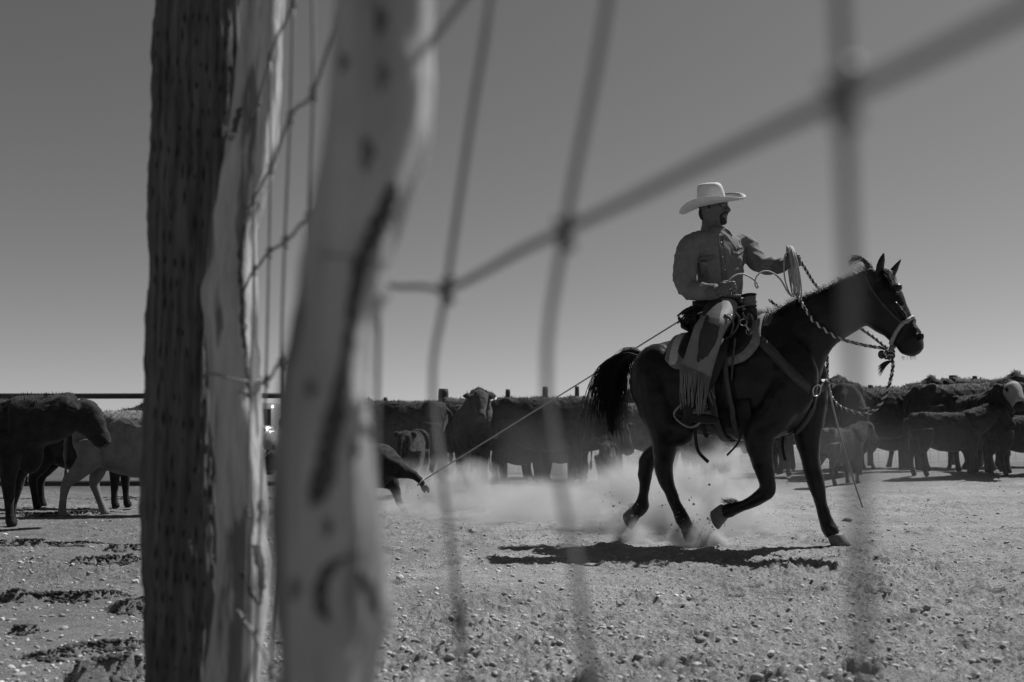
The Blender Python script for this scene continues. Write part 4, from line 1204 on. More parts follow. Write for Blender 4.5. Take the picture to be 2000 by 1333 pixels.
# ------------------------------------------------------------------ cattle
M_black = mat('black_cattle_coat', 0.020, 0.75, 0.6, 9, bump=0.006, bscale=70, spec=0.08, sheen=0.14)
M_brown = mat('brown_cattle_coat', 0.045, 0.8, 0.5, 9, bump=0.006, bscale=70, spec=0.08, sheen=0.14)
M_tan = mat('pale_cattle_coat', 0.16, 0.8, 0.3, 7, bump=0.004, bscale=60, spec=0.2)
M_white = mat('white_face_hair', 0.20, 0.8, 0.25, 12, bump=0.004, bscale=60)
M_tag = mat('ear_tag', 0.75, 0.4)
M_chf = mat('cow_hoof', 0.06, 0.7)
def cow_mesh(seed, head='level', turn=0.0, stride=(0, 0, 0, 0), fat=1.0, voxel=.02):
    """one animal, 1.4 m at the back, facing +x: returns body, coat fringe, muzzle point"""
    q = random.Random(seed)
    X_, Y_, Z_ = Vector((1, 0, 0)), Vector((0, 1, 0)), Vector((0, 0, 1))
    B = [(-.80, 1.14, .09, .07), (-.75, 1.09, .24, .19), (-.58, 1.04, .32, .26), (-.28, .965, .395, .31), (.05, .935, .43, .325), (.33, .955, .415, .29), (.56, 1.01, .37, .24), (.74, 1.05, .26, .17), (.82, 1.06, .14, .09)]
    P = [loft(smooth_st([(Vector((x, 0, z)), Z_ * h, Y_ * w * fat) for x, z, h, w in B]), 24, power=2.3)]
    pz = {'up': (1.12, 1.42), 'level': (1.20, 1.27), 'low': (1.22, .92)}[head]
    base = Vector((.55, 0, 1.10)); poll = Vector((pz[0] - .15 * abs(turn), .30 * turn, pz[1]))
    P.append(tube([base, base.lerp(poll, .5) - Z_ * .02, poll - X_ * .05], [.29, .235, .175], 16, 4, flat=1.12, side=(0, 0, 1)))
    # head
    pitch = {'up': R(-48), 'level': R(-55), 'low': R(-62)}[head]
    yaw = turn * 1.25
    hd = Vector((math.cos(pitch) * math.cos(yaw), math.cos(pitch) * math.sin(yaw), math.sin(pitch)))
    sd = Vector((-math.sin(yaw), math.cos(yaw), 0)); un = hd.cross(sd) * -1
    if un.z < 0: un = -un
    hst = [(-.06, .09, .08), (0, .14, .12), (.10, .155, .13), (.22, .135, .10), (.34, .105, .078), (.43, .095, .088), (.49, .07, .07), (.505, .02, .02)]
    P.append(loft(smooth_st([(poll + hd * a + un * (-.02 * a), un * h, sd * w) for a, h, w in hst], 3), 18, power=2.3))
    P.append(ell(poll + hd * .13 - un * .10, hd * .12, un * .075, sd * .085))
    P.append(ell(Vector((-.56, .17, 1.29)), X_ * .09, Y_ * .07, Z_ * .07)); P.append(ell(Vector((-.56, -.17, 1.29)), X_ * .09, Y_ * .07, Z_ * .07))
    P.append(ell(Vector((.44, 0, 1.30)), X_ * .16, Y_ * .10, Z_ * .08))
    P.append(ell(poll - hd * .05 + un * .04, sd * .07, un * .055, hd * .05))
    for s in (-1, 1):
        e0 = poll + hd * .03 + sd * s * .10; e1 = e0 + sd * s * .17 - hd * .11 - Z_ * .05
        P.append(tube([e0, e0.lerp(e1, .5) + Z_ * .02, e1], [.04, .075, .02], 10, 4, flat=.6, side=tuple(un)))
    P.append(ell(Vector((.66, 0, .76)), Z_ * .20, X_ * .14, Y_ * .10))
    # legs: near/far fore, near/far hind
    hv = []
    for k, (x, y) in enumerate(((.50, -.16), (.50, .16), (-.58, -.17), (-.58, .17))):
        d = stride[k]
        if k < 2: J = [(x, 1.0, .15), (x + .02, .75, .125), (x + d * .3, .56, .085), (x + d * .55, .39, .066), (x + d * .8, .22, .046), (x + d * .95 + .01, .10, .052), (x + d + .03, .045, .058), (x + d + .05, .012, .052)]
        else: J = [(x + .03, 1.0, .2), (x + .05, .75, .16), (x - .02 + d * .35, .57, .10), (x - .10 + d * .55, .44, .068), (x - .08 + d * .8, .24, .048), (x - .05 + d * .95, .10, .052), (x - .03 + d, .045, .058), (x + d, .012, .052)]
        P.append(tube([Vector((a, y, z)) for a, z, r in J], [r for a, z, r in J], 12, 3, flat=.92, side=(0, 1, 0)))
    tl_ = [Vector((-.78, 0, 1.22)), Vector((-.88, .02, 1.12)), Vector((-.90, .03, .85)), Vector((-.89, .04, .60)), Vector((-.88, .04, .42)), Vector((-.88, .04, .32))]
    P.append(tube(tl_, [.05, .035, .026, .024, .045, .008], 8, 4))
    o = blob('body', P, voxel, 3, .5)
    me = o.data; bpy.data.objects.remove(o)
    displace(me, lambda co: (.014 * vnoise(co * 6 + seed) + .010 * vnoise(co * 15 + seed) + .006 * vnoise(co * 38 + seed)) * np.clip((co[:, 2] - .3) / .5, .12, 1))
    # shaggy coat: short hairs on the topline, poll and neck
    T = BVHTree.FromPolygons([v.co.copy() for v in me.vertices], [tuple(p.vertices) for p in me.polygons])
    mb = MB()
    for k in range(700):
        x = q.uniform(-.75, pz[0] + .05); y = q.uniform(-.26, .26)
        h = T.ray_cast(Vector((x, y, 2.2)), Vector((0, 0, -1)))
        if h[0] is None or h[0].z < .8: continue
        d = (h[1] + Vector((q.uniform(-.8, .2), q.uniform(-.5, .5), q.uniform(-.2, .5)))).normalized() * q.uniform(.025, .06)
        s = Vector((q.uniform(-1, 1), q.uniform(-1, 1), 0)).normalized() * .006
        p = h[0] - h[1] * .006
        mb.add([p - s, p + s, p + d], [(0, 1, 2)])
    ch = mesh('coat', mb.V, mb.F, False)
    return me, ch, (poll, hd, sd, un)
COWS = {'level': cow_mesh(1, 'level', 0, (.05, -.12, -.08, .1)), 'up': cow_mesh(2, 'up', 0, (0, .05, .03, -.05)), 'low': cow_mesh(3, 'low', .2, (.1, -.05, .05, -.08)),
        'turn': cow_mesh(4, 'up', -.85, (0, .04, -.06, .05)), 'walk': cow_mesh(5, 'level', .15, (.22, -.2, -.22, .2), .9)}
COWS['calf'] = cow_mesh(6, 'level', 0.1, (.05, -.08, .04, -.05), .74)
COWS['calfup'] = cow_mesh(7, 'up', -.2, (-.05, .05, .08, -.04), .74)
seen = {}
def cattle(name, kind, px, Y_, rz, sc, mt, lab, cat_, grp, face=None, tagged=0):
    me, ch, (poll, hd, sd, un) = COWS[kind]
    p = atY(px, 872, Y_)
    z = float(rise(np.array([p.x]), np.array([p.y]))[0])
    e = empty(name, (p.x, p.y, z - .01), R(rz), sc)
    m2 = me if (kind, mt.name) in seen else me.copy()
    if (kind, mt.name) in seen: m2 = seen[kind, mt.name]
    else: seen[kind, mt.name] = m2
    link('body', m2, mt if not m2.materials else None, e)
    c2 = seen.get(('coat', kind, mt.name))
    if c2 is None: c2 = ch.copy(); seen['coat', kind, mt.name] = c2
    k = link('coat', c2, mt if not c2.materials else None, e); k['kind'] = 'stuff'
    if tagged:
        for s in ((-1, 1) if tagged == 2 else (1,)):
            c = poll - hd * .05 + sd * s * .25 - Vector((0, 0, .06))
            link('ear_tag', mesh('ear_tag', *ell(c, hd * .045, sd * .032, un * .008)), M_tag, e)
    if face:
        V, Fc = loft([(poll + hd * a - un * .02 * a, un * (h + .026), sd * (w + .026)) for a, h, w in ((0.02, .115, .105), (.10, .138, .12), (.22, .118, .098), (.34, .095, .078), (.40, .088, .08), (.41, .05, .05))], 20)
        fo = link('face_blaze', mesh('face_blaze', V, Fc), face, e)
        displace(fo.data, lambda co: .006 * vnoise(co * 25))
        for s in (-1, 1): link('eye', mesh('eye', *ell(poll + hd * .13 + sd * s * .115 + un * .06, hd * .045, un * .035, sd * .03)), M_black, e)
    tag(e, lab, cat_, grp)
    return e
GH, GL_, GC = 'herd of cattle along the far fence', 'young cattle near the pipe rails', 'calves standing before the herd'
# left, closer
cattle('heifer', 'level', -56, 8.3, -2, .765, M_black, 'black heifer walking in at the left edge of the frame', 'heifer', GL_)
cattle('heifer', 'walk', 268, 9.4, 6, .725, M_tan, 'pale tan heifer half hidden behind the dark post', 'heifer', GL_)
cattle('heifer', 'up', 168, 10.7, 0, .74, M_black, 'black heifer mostly hidden behind the pale tan one', 'heifer', GL_)
# the herd
cattle('cow', 'level', 780, 17.8, 172, 1.07, M_black, 'shaggy dark cow beside the thick blurred pole, facing away to left', 'cow', GH)
cattle('cow', 'up', 922, 17.6, -82, 1.04, M_brown, 'dark cow facing the camera with both ears out', 'cow', GH, tagged=1)
cattle('cow', 'low', 1058, 17.2, 2, 1.10, M_black, 'broad dark cow side-on, left of the horse tail', 'cow', GH)
cattle('cow', 'level', 985, 19.2, 195, 1.10, M_brown, 'dark cow standing behind the broad one left of the tail', 'cow', GH)
cattle('cow', 'turn', 1135, 18.6, 20, 1.10, M_black, 'dark cow whose back shows just left of the horse tail', 'cow', GH)
cattle('cow', 'level', 1275, 17.9, 10, 1.05, M_brown, 'dark cow seen behind the horse hindquarters and tail', 'cow', GH)
cattle('cow', 'low', 1440, 18.6, 178, 1.05, M_black, 'dark cow whose legs show under the horse belly', 'cow', GH)
cattle('cow', 'up', 1530, 18.0, -80, 1.0, M_brown, 'dark cow seen between the horse forelegs', 'cow', GH, tagged=1)
cattle('cow', 'up', 1648, 16.6, 74, 1.10, M_black, 'dark cow seen from behind, right of the horse chest', 'cow', GH)
cattle('cow', 'turn', 1726, 17.4, 14, 1.06, M_black, 'dark woolly cow with ear tag right of the hanging lead loop', 'cow', GH, tagged=2)
cattle('cow', 'turn', 1880, 16.9, 4, 1.08, M_brown, 'smooth dark cow side-on behind the side-on calf', 'cow', GH)
cattle('cow', 'up', 1918, 15.9, -91, .92, M_black, 'white-faced cow looking out at the right edge', 'cow', GH, face=M_white)
cattle('cow', 'level', 1990, 19.5, 185, 1.22, M_black, 'cow whose back rises highest at the far right', 'cow', GH, tagged=1)
cattle('cow', 'level', 862, 19.0, -25, 1.04, M_black, 'dark cow standing just behind the one that faces the camera', 'cow', GH)
cattle('cow', 'up', 1085, 20.0, -30, 1.0, M_black, 'dark cow in the back row behind the broad one', 'cow', GH)
cattle('cow', 'low', 1345, 19.6, 20, 1.0, M_black, 'dark cow in the back row behind the horse hind legs', 'cow', GH)
cattle('cow', 'level', 1590, 19.4, 165, 1.02, M_black, 'dark cow in the back row behind the horse forelegs', 'cow', GH)
cattle('cow', 'low', 1700, 19.0, 200, 1.0, M_black, 'dark cow in the back row behind the calf that looks right', 'cow', GH)
cattle('cow', 'level', 1825, 18.7, 150, 1.04, M_black, 'dark cow in the back row between the woolly and smooth cows', 'cow', GH)
cattle('calf', 'calf', 1010, 18.2, 30, .62, M_black, 'dark calf half hidden between the legs left of the tail', 'calf', GC)
cattle('calf', 'calf', 1100, 18.8, 150, .66, M_black, 'dark calf standing deep behind the broad cow', 'calf', GC)
cattle('calf', 'calf', 1735, 18.4, 10, .66, M_black, 'dark calf half hidden under the woolly cow', 'calf', GC)
cattle('calf', 'calf', 1900, 18.0, 170, .68, M_black, 'dark calf showing only between the legs of the smooth cow', 'calf', GC)
# calves in front
cattle('calf', 'calf', 803, 12.6, 84, .62, M_black, 'dark calf seen from behind next to the roped one', 'calf', GC)
cattle('calf', 'calf', 1186, 15.6, 80, .52, M_black, 'small dark calf seen from behind below the horse tail', 'calf', GC)
cattle('calf', 'calf', 1382, 15.2, 100, .63, M_brown, 'calf seen from behind under the horse belly', 'calf', GC)
cattle('calf', 'calfup', 1640, 14.4, 40, .60, M_brown, 'dark calf looking right beside the hanging cord', 'calf', GC)
cattle('calf', 'calfup', 1848, 15.0, 2, .70, M_black, 'black calf standing side-on in front of the right-hand cows', 'calf', GC)
cattle('calf', 'calf', 1992, 15.2, 15, .66, M_black, 'black calf cut off by the right edge of the frame', 'calf', GC)

# the roped calf, dragged by its hind feet
RCY = 9.9
def rc(px, py, dy=0.0): return atY(px, py, RCY + dy)
cb = [tube([rc(590, 935), rc(630, 928), rc(680, 925), rc(722, 912), rc(752, 910), rc(776, 914)], [.10, .17, .21, .22, .21, .11], 18, 4),
      tube([rc(742, 912, -.05), rc(766, 912, -.08), rc(788, 921, -.1), rc(806, 928, -.1), rc(818, 937, -.1), rc(826, 949, -.1)], [.16, .13, .072, .044, .036, .032], 12, 4),
      tube([rc(745, 930, .06), rc(764, 944, .05), rc(773, 960, .03), rc(778, 978, .0), rc(786, 992, 0)], [.12, .08, .048, .036, .034], 12, 4),
      tube([rc(600, 920), rc(560, 905), rc(535, 900)], [.12, .10, .09], 12, 4), tube([rc(540, 895), rc(515, 910), rc(498, 928)], [.09, .075, .05], 12, 4),
      tube([rc(610, 940, -.1), rc(600, 968, -.12), rc(590, 992, -.12)], [.08, .05, .035], 10, 4), tube([rc(625, 940, .1), rc(640, 968, .1), rc(645, 992, .1)], [.08, .05, .035], 10, 4),
      tube([rc(764, 898, 0), rc(776, 905, -.02), rc(778, 930, -.05)], [.025, .018, .012], 8, 3)]
calf = empty('calf', (rc(690, 900).x, RCY, 0)); tag(calf, 'black calf dragged on its side with a rope round its hind foot', 'calf')
ob = blob('body', cb, .014, 3, .5, M_black); displace(ob.data, lambda co: .008 * vnoise(co * 18) + .004 * vnoise(co * 45)); rel(ob, calf)
for dx in (-3, 4):
    addw('hoof', tube([rc(827 + dx * .6, 949, -.1), rc(831 + dx, 956, -.1), rc(833 + dx, 963, -.1)], [.022, .022, .006], 8, 3), M_chf, calf)
addw('hoof', tube([rc(785, 990), rc(791, 997), rc(797, 1000)], [.032, .036, .02], 8, 3), M_chf, calf)
addw('rope_noose', tube([rc(822, 942, -.1) + Vector((math.cos(a) * .03, math.sin(a) * .045, math.cos(a) * .03)) for a in [2 * math.pi * k / 14 for k in range(15)]], .008, 6, 1), M_lariat, calf)

# ------------------------------------------------------------------ pipe rail fence, left
M_pipe = mat('rusty_pipe', 0.03, 0.6, 0.4, 12)
pf = empty('pipe_fence', (atY(0, 872, 13).x, 13, 0)); tag(pf, 'dark steel pipe rail fence behind the young cattle', 'pipe fence')
x0, x1 = atY(-420, 872, 13).x, atY(640, 872, 13).x
for z, r in ((1.31, .036), (.90, .0), (.483, .042), (.18, .036)):
    if r: addw('rail', tube([Vector((x0, 13, z)), Vector(((x0 + x1) / 2, 13, z - .01)), Vector((x1, 13.0, z))], r, 10, 2), M_pipe, pf)
for px in (-330, 352, 630):
    x = atY(px, 872, 13).x; addw('rail_post', tube([Vector((x, 13.08, -.1)), Vector((x, 13.08, .7)), Vector((x, 13.08, 1.38))], .05, 10, 1), M_pipe, pf)

# ------------------------------------------------------------------ far net wire fence with wooden posts
M_wood = mat('grey_wood', 0.06, 0.9, 0.4, 8, (6, 6, 1), 0.003, 30)
FY = 21.0
ff = empty('net_wire_fence', (0, FY, 0)); tag(ff, 'far net wire fence with weathered posts behind the herd', 'wire fence')
rq = random.Random(9)
for px, top, w, lean in ((640, 772, 12, 0), (753, 782, 9, 2), (866, 766, 21, 0), (940, 768, 12, -4), (992, 767, 10, -6), (1065, 762, 11, 0), (1127, 761, 9, -4), (1210, 764, 11, 2), (1300, 764, 11, 0), (1420, 764, 11, 3), (1540, 764, 11, 0), (1700, 758, 11, 0), (1862, 740, 18, 0), (1904, 741, 10, 0), (2060, 745, 12, 0)):
    a = atY(px + lean, 872 + 58, FY); b = atY(px, top, FY); gz_ = float(rise(np.array([a.x]), np.array([FY]))[0]) - .1
    a.z = gz_; r = w * FY / F / 2
    V, Fc = tube([a, a.lerp(b, .5) + Vector((rq.uniform(-.02, .02), 0, 0)), b - Vector((0, 0, .01)), b + Vector((0, 0, .012))], [r * 1.05, r, r * .96, r * .7], 12, 3)
    addw('post', (V, Fc), M_wood, ff)
xa, xb = atY(560, 872, FY).x, atY(2150, 872, FY).x
M_net = mat('net_wire', 0.10, 0.5, metal=.3)
for k in range(9):
    z = .08 + 1.52 * (k / 8) ** .9
    pts = [Vector((x, FY + .03, z + float(rise(np.array([x]), np.array([FY]))[0]) + rq.uniform(-.012, .012))) for x in np.linspace(xa, xb, 40)]
    addw('line_wire', tube(pts, .0032, 4, 1, cap=False), M_net, ff)
net = MB()
for k in range(int((xb - xa) / .18)):
    x = xa + .18 * k; z0 = float(rise(np.array([x]), np.array([FY]))[0])
    net.add(*tube([Vector((x, FY + .035, z0 + .06)), Vector((x + rq.uniform(-.02, .02), FY + .035, z0 + .8)), Vector((x, FY + .035, z0 + 1.6))], .0026, 4, 1, cap=False))
o = net.build('stay_wires', M_net); rel(o, ff); o['kind'] = 'stuff'

# ------------------------------------------------------------------ pickup glimpsed between the poles
TY = 23.0
tr = empty('pickup_truck', (atY(452, 872, TY).x, TY, 0)); tag(tr, 'parked pickup truck glimpsed between the two pale poles', 'pickup truck')
M_paint = mat('truck_paint', 0.20, 0.25, 0.1, 3, spec=.6); M_glass = mat('truck_glass', 0.02, 0.05, spec=.8); M_chrome = mat('chrome', 0.7, 0.15, metal=1.0); M_tyre = mat('tyre', 0.02, 0.9)
ctr = Vector((tr.location.x, TY, 0))
def bx(cx, cy, cz, sx, sy, sz, bev=.04):
    bm = bmesh.new(); bmesh.ops.create_cube(bm, size=1)
    for v in bm.verts: v.co = Vector((v.co.x * sx, v.co.y * sy, v.co.z * sz))
    bmesh.ops.bevel(bm, geom=list(bm.edges), offset=min(bev, sx * .3, sy * .3, sz * .3), segments=2, affect='EDGES')
    V = [ctr + Vector((cx, cy, cz)) + v.co for v in bm.verts]; Fc = [tuple(v.index for v in f.verts) for f in bm.faces]; bm.free(); return V, Fc
addw('body', bx(0, 1.2, .78, 1.86, 3.2, .62, .09), M_paint, tr)
addw('hood', bx(0, .1, 1.02, 1.70, 1.3, .22, .09), M_paint, tr)
V, Fc = loft([(ctr + Vector((0, 1.65, z)), Vector((w, 0, 0)), Vector((0, d, 0))) for z, w, d in ((1.05, .86, .95), (1.1, .85, .93), (1.55, .74, .62), (1.66, .70, .55), (1.70, .60, .45))], 28, power=5)
cab = addw('cab', (V, Fc), M_paint, tr)
V = [ctr + Vector(p) for p in ((-.72, .72, 1.14), (.72, .72, 1.14), (.64, 1.0, 1.54), (-.64, 1.0, 1.54))]; V += [v + Vector((0, .03, -.01)) for v in V]
addw('windshield', (V, [(0, 1, 2, 3), (7, 6, 5, 4), (0, 4, 5, 1), (1, 5, 6, 2), (2, 6, 7, 3), (3, 7, 4, 0)]), M_glass, tr, False)
addw('grille', bx(0, -.56, .86, 1.0, .06, .26, .02), M_tyre, tr)
addw('bumper', bx(0, -.62, .52, 1.86, .16, .2, .05), M_chrome, tr)
for s in (-1, 1):
    addw('headlight', bx(s * .70, -.56, .86, .30, .07, .22, .04), M_chrome, tr)
    addw('fender_flare', bx(s * .82, .15, .78, .24, 1.1, .56, .1), M_paint, tr)
    addw('mirror', bx(s * 1.02, .75, 1.2, .2, .1, .24, .04), M_tyre, tr)
    for yy in (.15, 2.5):
        w_ = addw('wheel', loft([(ctr + Vector((s * (.72 + dx), yy, .38)), Vector((0, r_, 0)), Vector((0, 0, r_))) for dx, r_ in ((-.02, .30), (0, .38), (.2, .38), (.22, .30))], 24), M_tyre, tr)

# ------------------------------------------------------------------ stones, clods, straw
ico = bmesh.new(); bmesh.ops.create_icosphere(ico, subdivisions=1, radius=1); IV = np.array([v.co[:] for v in ico.verts]); IF = np.array([[v.index for v in f.verts] for f in ico.faces]); ico.free()
M_gravel = mat('gravel', 0.42, 0.9, 0.45, 3, bump=0.002, bscale=90)
M_clod = mat('dry_clod', 0.25, 0.95, 0.4, 3, bump=0.003, bscale=70)
M_stone = mat('pale_stone', 0.50, 0.85, 0.25, 5, bump=0.003, bscale=60)
rg = np.random.default_rng(4)
def rocks(name, n, mat_, smin, smax, dmin, dmax, lab, powr=2.2, sink=.12):
    d = dmin * (dmax / dmin) ** rg.random(n); a = rg.uniform(-.60, .60, n)
    X_ = np.sin(a) * d; Y_ = np.cos(a) * d
    keep = vnoise(np.stack([X_ * 1.1, Y_ * 1.1, 0 * X_ + smax * 900], 1)) > rg.uniform(-1.2, .75, n)     # patchy, not even
    X_, Y_ = X_[keep], Y_[keep]; n = len(X_)
    s = smin + (smax - smin) * rg.random(n) ** powr
    Zg = ground_h(X_, Y_)
    st = np.stack([rg.uniform(.7, 1.5, n), rg.uniform(.7, 1.3, n), rg.uniform(.45, 1.0, n)], 1)
    v = IV[None] * (1 + rg.uniform(-.38, .38, (n, len(IV), 1))) * (st * s[:, None])[:, None, :]
    c, sn = np.cos(rg.uniform(0, 6.3, n))[:, None], np.sin(rg.uniform(0, 6.3, n))[:, None]
    v = np.stack([v[..., 0] * c - v[..., 1] * sn, v[..., 0] * sn + v[..., 1] * c, v[..., 2]], -1)
    v = v + np.stack([X_, Y_, Zg + s * sink], 1)[:, None, :]
    Fq = IF[None] + (np.arange(n) * len(IV))[:, None, None]
    o = link(name, np_mesh(name, v.reshape(-1, 3), Fq.reshape(-1, 3), False), mat_)
    tag(o, lab, kind='stuff'); return o
rocks('gravel', 30000, M_gravel, .0018, .0105, 2.3, 15, 'small gravel and crumbs scattered over the dirt', 3.2)
rocks('dirt_clods', 8000, M_clod, .002, .014, 2.3, 16, 'dry clods scattered over the dirt', 3.0)
# the larger stones one can pick out
big = [(1654, 1016, 13), (1830, 1105, 10), (1810, 1205, 14), (1785, 1202, 12), (1735, 1150, 7), (1742, 1176, 8), (1855, 1185, 10), (1900, 1225, 9), (1640, 1330, 9), (1508, 1299, 12), (1430, 1318, 9), (1598, 1175, 7), (1800, 1250, 12), (1920, 1187, 9),
       (1980, 1180, 9), (1700, 1322, 10), (1208, 1309, 12), (930, 1238, 8), (780, 1135, 14), (790, 1210, 7), (1210, 1115, 7), (1283, 1168, 8), (985, 1185, 8), (905, 1160, 6), (1040, 1095, 5), (1195, 1235, 7), (60, 1150, 7), (115, 1150, 8), (10, 1040, 7),
       (32, 1058, 6), (100, 1205, 7), (5, 1212, 7), (265, 1140, 9), (120, 1243, 6), (850, 1290, 8), (1905, 1010, 6), (1770, 1025, 6), (1545, 1215, 6), (1370, 1150, 7), (1570, 1285, 6)]
for i, (px, py, w) in enumerate(big):
    g = ground(px, py); g.z = float(ground_h(np.array([g.x]), np.array([g.y]))[0])
    s = w * g.y / F * .75
    bm = bmesh.new(); bmesh.ops.create_icosphere(bm, subdivisions=2, radius=1)
    n3 = Vector((rq.uniform(-1, 1), rq.uniform(-1, 1), rq.uniform(0, 1))).normalized()
    cuts = [Vector((rq.gauss(0, 1), rq.gauss(0, 1), rq.gauss(0, 1))).normalized() for _ in range(7)]
    for v in bm.verts:
        for c_ in cuts:
            q_ = v.co.dot(c_)
            if q_ > .62: v.co -= c_ * (q_ - .62)
        v.co = Vector((v.co.x * 1.15, v.co.y, v.co.z * .75)) * s
    me = bpy.data.meshes.new('stone'); bm.to_mesh(me); bm.free()
    o = link('stone', me, M_stone if rq.random() < .55 else M_clod); pale = o.data.materials[0] is M_stone
    o.location = g + Vector((0, 0, s * .25)); o.rotation_euler = (0, 0, rq.uniform(0, 6))
    tag(o, 'pale angular stone lying loose on the trampled dirt' if pale else 'dull dirt-coloured clod lying loose on the trampled dirt', 'stone' if pale else 'clod', 'pale stones on the dirt' if pale else 'larger clods on the dirt')
# dark crumbs standing in for the long shadow streaks on the left
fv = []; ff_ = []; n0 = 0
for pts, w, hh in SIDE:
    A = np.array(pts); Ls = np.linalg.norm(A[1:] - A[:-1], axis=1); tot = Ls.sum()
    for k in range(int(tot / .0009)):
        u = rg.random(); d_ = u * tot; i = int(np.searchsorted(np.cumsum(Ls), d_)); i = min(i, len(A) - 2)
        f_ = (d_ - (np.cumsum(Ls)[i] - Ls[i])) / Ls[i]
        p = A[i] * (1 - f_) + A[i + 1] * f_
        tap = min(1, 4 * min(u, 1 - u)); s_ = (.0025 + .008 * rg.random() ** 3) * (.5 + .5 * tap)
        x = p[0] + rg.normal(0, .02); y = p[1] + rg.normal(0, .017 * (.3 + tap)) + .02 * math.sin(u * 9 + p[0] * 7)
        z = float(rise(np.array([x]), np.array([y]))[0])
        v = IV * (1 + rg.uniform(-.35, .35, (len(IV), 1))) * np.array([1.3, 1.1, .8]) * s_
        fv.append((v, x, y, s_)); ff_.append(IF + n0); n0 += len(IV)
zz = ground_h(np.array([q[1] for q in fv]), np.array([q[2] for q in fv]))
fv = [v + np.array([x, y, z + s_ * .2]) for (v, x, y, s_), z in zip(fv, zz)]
tag(link('shadow_streak_crumbs', np_mesh('shadow_streak_crumbs', np.vstack(fv), np.vstack(ff_), False), mat('shadow_streak_dark', .05, .95, .4, 4)), 'dark crumbs painting long shadow streaks across the dirt', kind='stuff')
st_ = MB()
for k in range(420):
    d = 2.4 * (12 / 2.4) ** rq.random(); a = rq.uniform(-.6, .6); x, y = math.sin(a) * d, math.cos(a) * d
    z = float(ground_h(np.array([x]), np.array([y]))[0]) + .008
    L_ = rq.uniform(.015, .06); b = rq.uniform(0, 6.28); dv = Vector((math.cos(b), math.sin(b), rq.uniform(-.1, .35))) * L_
    st_.add(*tube([Vector((x, y, z)), Vector((x, y, z)) + dv * .5 + Vector((0, 0, .004)), Vector((x, y, z)) + dv], .0014, 4, 1))
tag(st_.build('straw', mat('straw', .38, .7)), 'bits of dry straw strewn over the dirt', kind='stuff')

# ------------------------------------------------------------------ dust in the air
def dust(name, c, half, dens, lab, scale=2.0, thr=(.42, .72), power=1.0, aniso=.35):
    bm = bmesh.new(); bmesh.ops.create_icosphere(bm, subdivisions=3, radius=1.0)
    me = bpy.data.meshes.new(name); bm.to_mesh(me); bm.free()
    o = link(name, me); o.location = c; o.scale = half
    m = bpy.data.materials.new(name + '_volume'); m.use_nodes = True
    t = m.node_tree; L = t.links; t.nodes.remove(t.nodes['Principled BSDF'])
    out = t.nodes['Material Output']; pv_ = t.nodes.new('ShaderNodeVolumePrincipled')
    pv_.inputs['Color'].default_value = (.93, .93, .93, 1); pv_.inputs['Anisotropy'].default_value = aniso
    L.new(pv_.outputs[0], out.inputs['Volume'])
    tc_ = t.nodes.new('ShaderNodeTexCoord'); ge = t.nodes.new('ShaderNodeNewGeometry')
    ln_ = t.nodes.new('ShaderNodeVectorMath'); ln_.operation = 'LENGTH'; L.new(tc_.outputs['Object'], ln_.inputs[0])
    fall = t.nodes.new('ShaderNodeMapRange'); fall.interpolation_type = 'SMOOTHSTEP'
    fall.inputs[1].default_value = 1.0; fall.inputs[2].default_value = 0.15; fall.inputs[3].default_value = 0; fall.inputs[4].default_value = 1
    L.new(ln_.outputs['Value'], fall.inputs[0])
    nz = t.nodes.new('ShaderNodeTexNoise'); nz.inputs['Scale'].default_value = scale; nz.inputs['Detail'].default_value = 4; nz.inputs['Roughness'].default_value = .55
    nz.inputs['Distortion'].default_value = .6
    L.new(ge.outputs['Position'], nz.inputs['Vector'])
    mr = t.nodes.new('ShaderNodeMapRange'); mr.inputs[1].default_value = thr[0]; mr.inputs[2].default_value = thr[1]; mr.inputs[3].default_value = 0; mr.inputs[4].default_value = dens
    L.new(nz.outputs[0], mr.inputs[0])
    mu = t.nodes.new('ShaderNodeMath'); mu.operation = 'MULTIPLY'; L.new(mr.outputs[0], mu.inputs[0]); L.new(fall.outputs[0], mu.inputs[1])
    L.new(mu.outputs[0], pv_.inputs['Density'])
    me.materials.append(m); tag(o, lab, kind='stuff'); return o
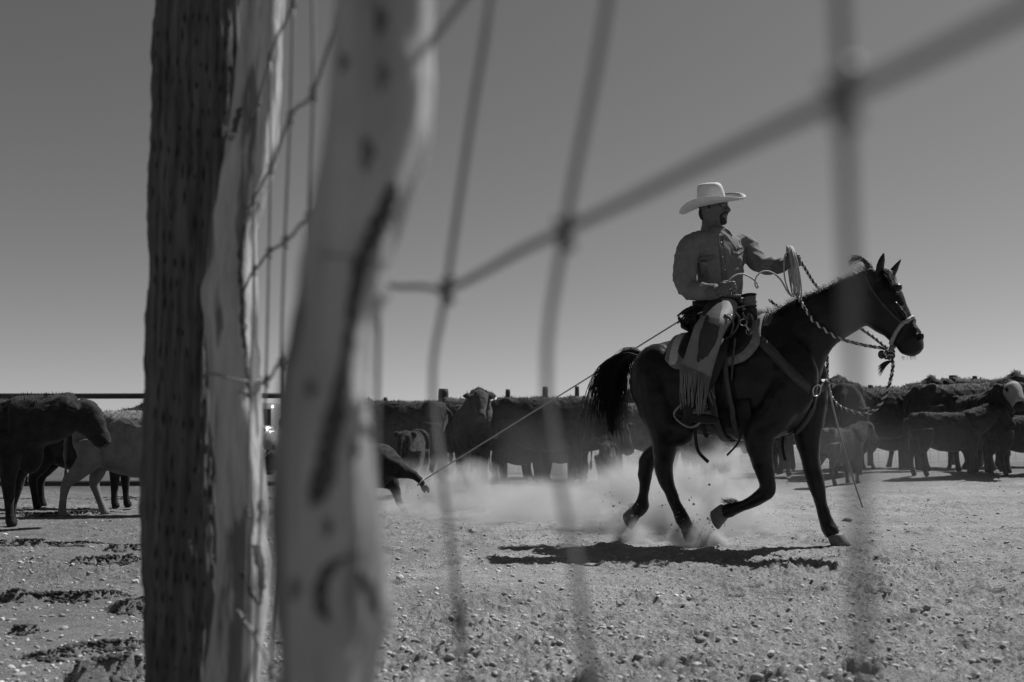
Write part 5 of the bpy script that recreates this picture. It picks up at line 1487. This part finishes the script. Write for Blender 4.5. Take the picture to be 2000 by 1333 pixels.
dust('dust', (atY(1300, 872, 8.0).x, 8.0, .10), (1.1, .9, .58), 17.0, 'pale dust kicked up behind the horse hooves', 3.0, (.43, .72))
dust('dust', (atY(1420, 872, 8.3).x, 8.3, .30), (.36, .5, .48), 14.0, 'wispy plume of dust rising under the horse belly', 4.5, (.45, .75))
dust('dust', (atY(1352, 872, 6.72).x, 6.66, .03), (.22, .22, .17), 40.0, 'puff of dust round the planted hind hoof', 10, (.36, .66))
dust('dust', (atY(1392, 872, 6.6).x, 6.60, .0), (.13, .10, .11), 70.0, 'small burst of thrown dirt ahead of the planted hind hoof', 16, (.40, .6))
dust('dust', (atY(1228, 872, 7.0).x, 7.0, .02), (.22, .2, .16), 14.0, 'puff of dust under the lifted hind hoof', 8, (.38, .68))
dust('dust', (atY(868, 872, 10.6).x, 10.6, .10), (.9, .6, .52), 20.0, 'pale dust rising round the dragged calf', 3.2, (.43, .72))
dust('dust', (atY(1040, 872, 8.6).x, 9.2, .06), (1.7, 1.2, .36), 6.0, 'thin trail of dust hanging low over the dirt', 1.8)
dust('dust', (atY(1250, 872, 13.0).x, 13.0, .35), (6.5, 2.4, 1.35), .085, 'faint veil of dust in front of the herd', .6, (.38, .75))
dust('dust', (atY(800, 872, 9.4).x, 9.45, .0), (.42, .25, .16), 26.0, 'low puff of dust in front of the dragged calf', 6, (.40, .7))
# grit thrown into the air by the hooves
gr = MB()
for (px, py, Y_, w, n) in ((1215, 1000, 7.0, .10, 40), (1338, 985, 6.9, .14, 26), (1385, 1035, 6.6, .08, 50), (1345, 1030, 6.6, .10, 40), (790, 985, 9.7, .22, 70)):
    for k in range(n):
        p = atY(px, py, Y_) + Vector((rq.gauss(0, w), rq.gauss(0, w), abs(rq.gauss(0, w * .7)) - w * .3))
        if p.z < .01: continue
        r_ = rq.uniform(.0012, .0055) if rq.random() < .9 else rq.uniform(.006, .011)
        gr.add([p + Vector(v) * r_ * rq.uniform(.7, 1.3) for v in IV], [tuple(int(i) for i in f) for f in IF])
tag(gr.build('flying_grit', M_clod, None, False), 'bits of dirt thrown up by the hooves', kind='stuff')
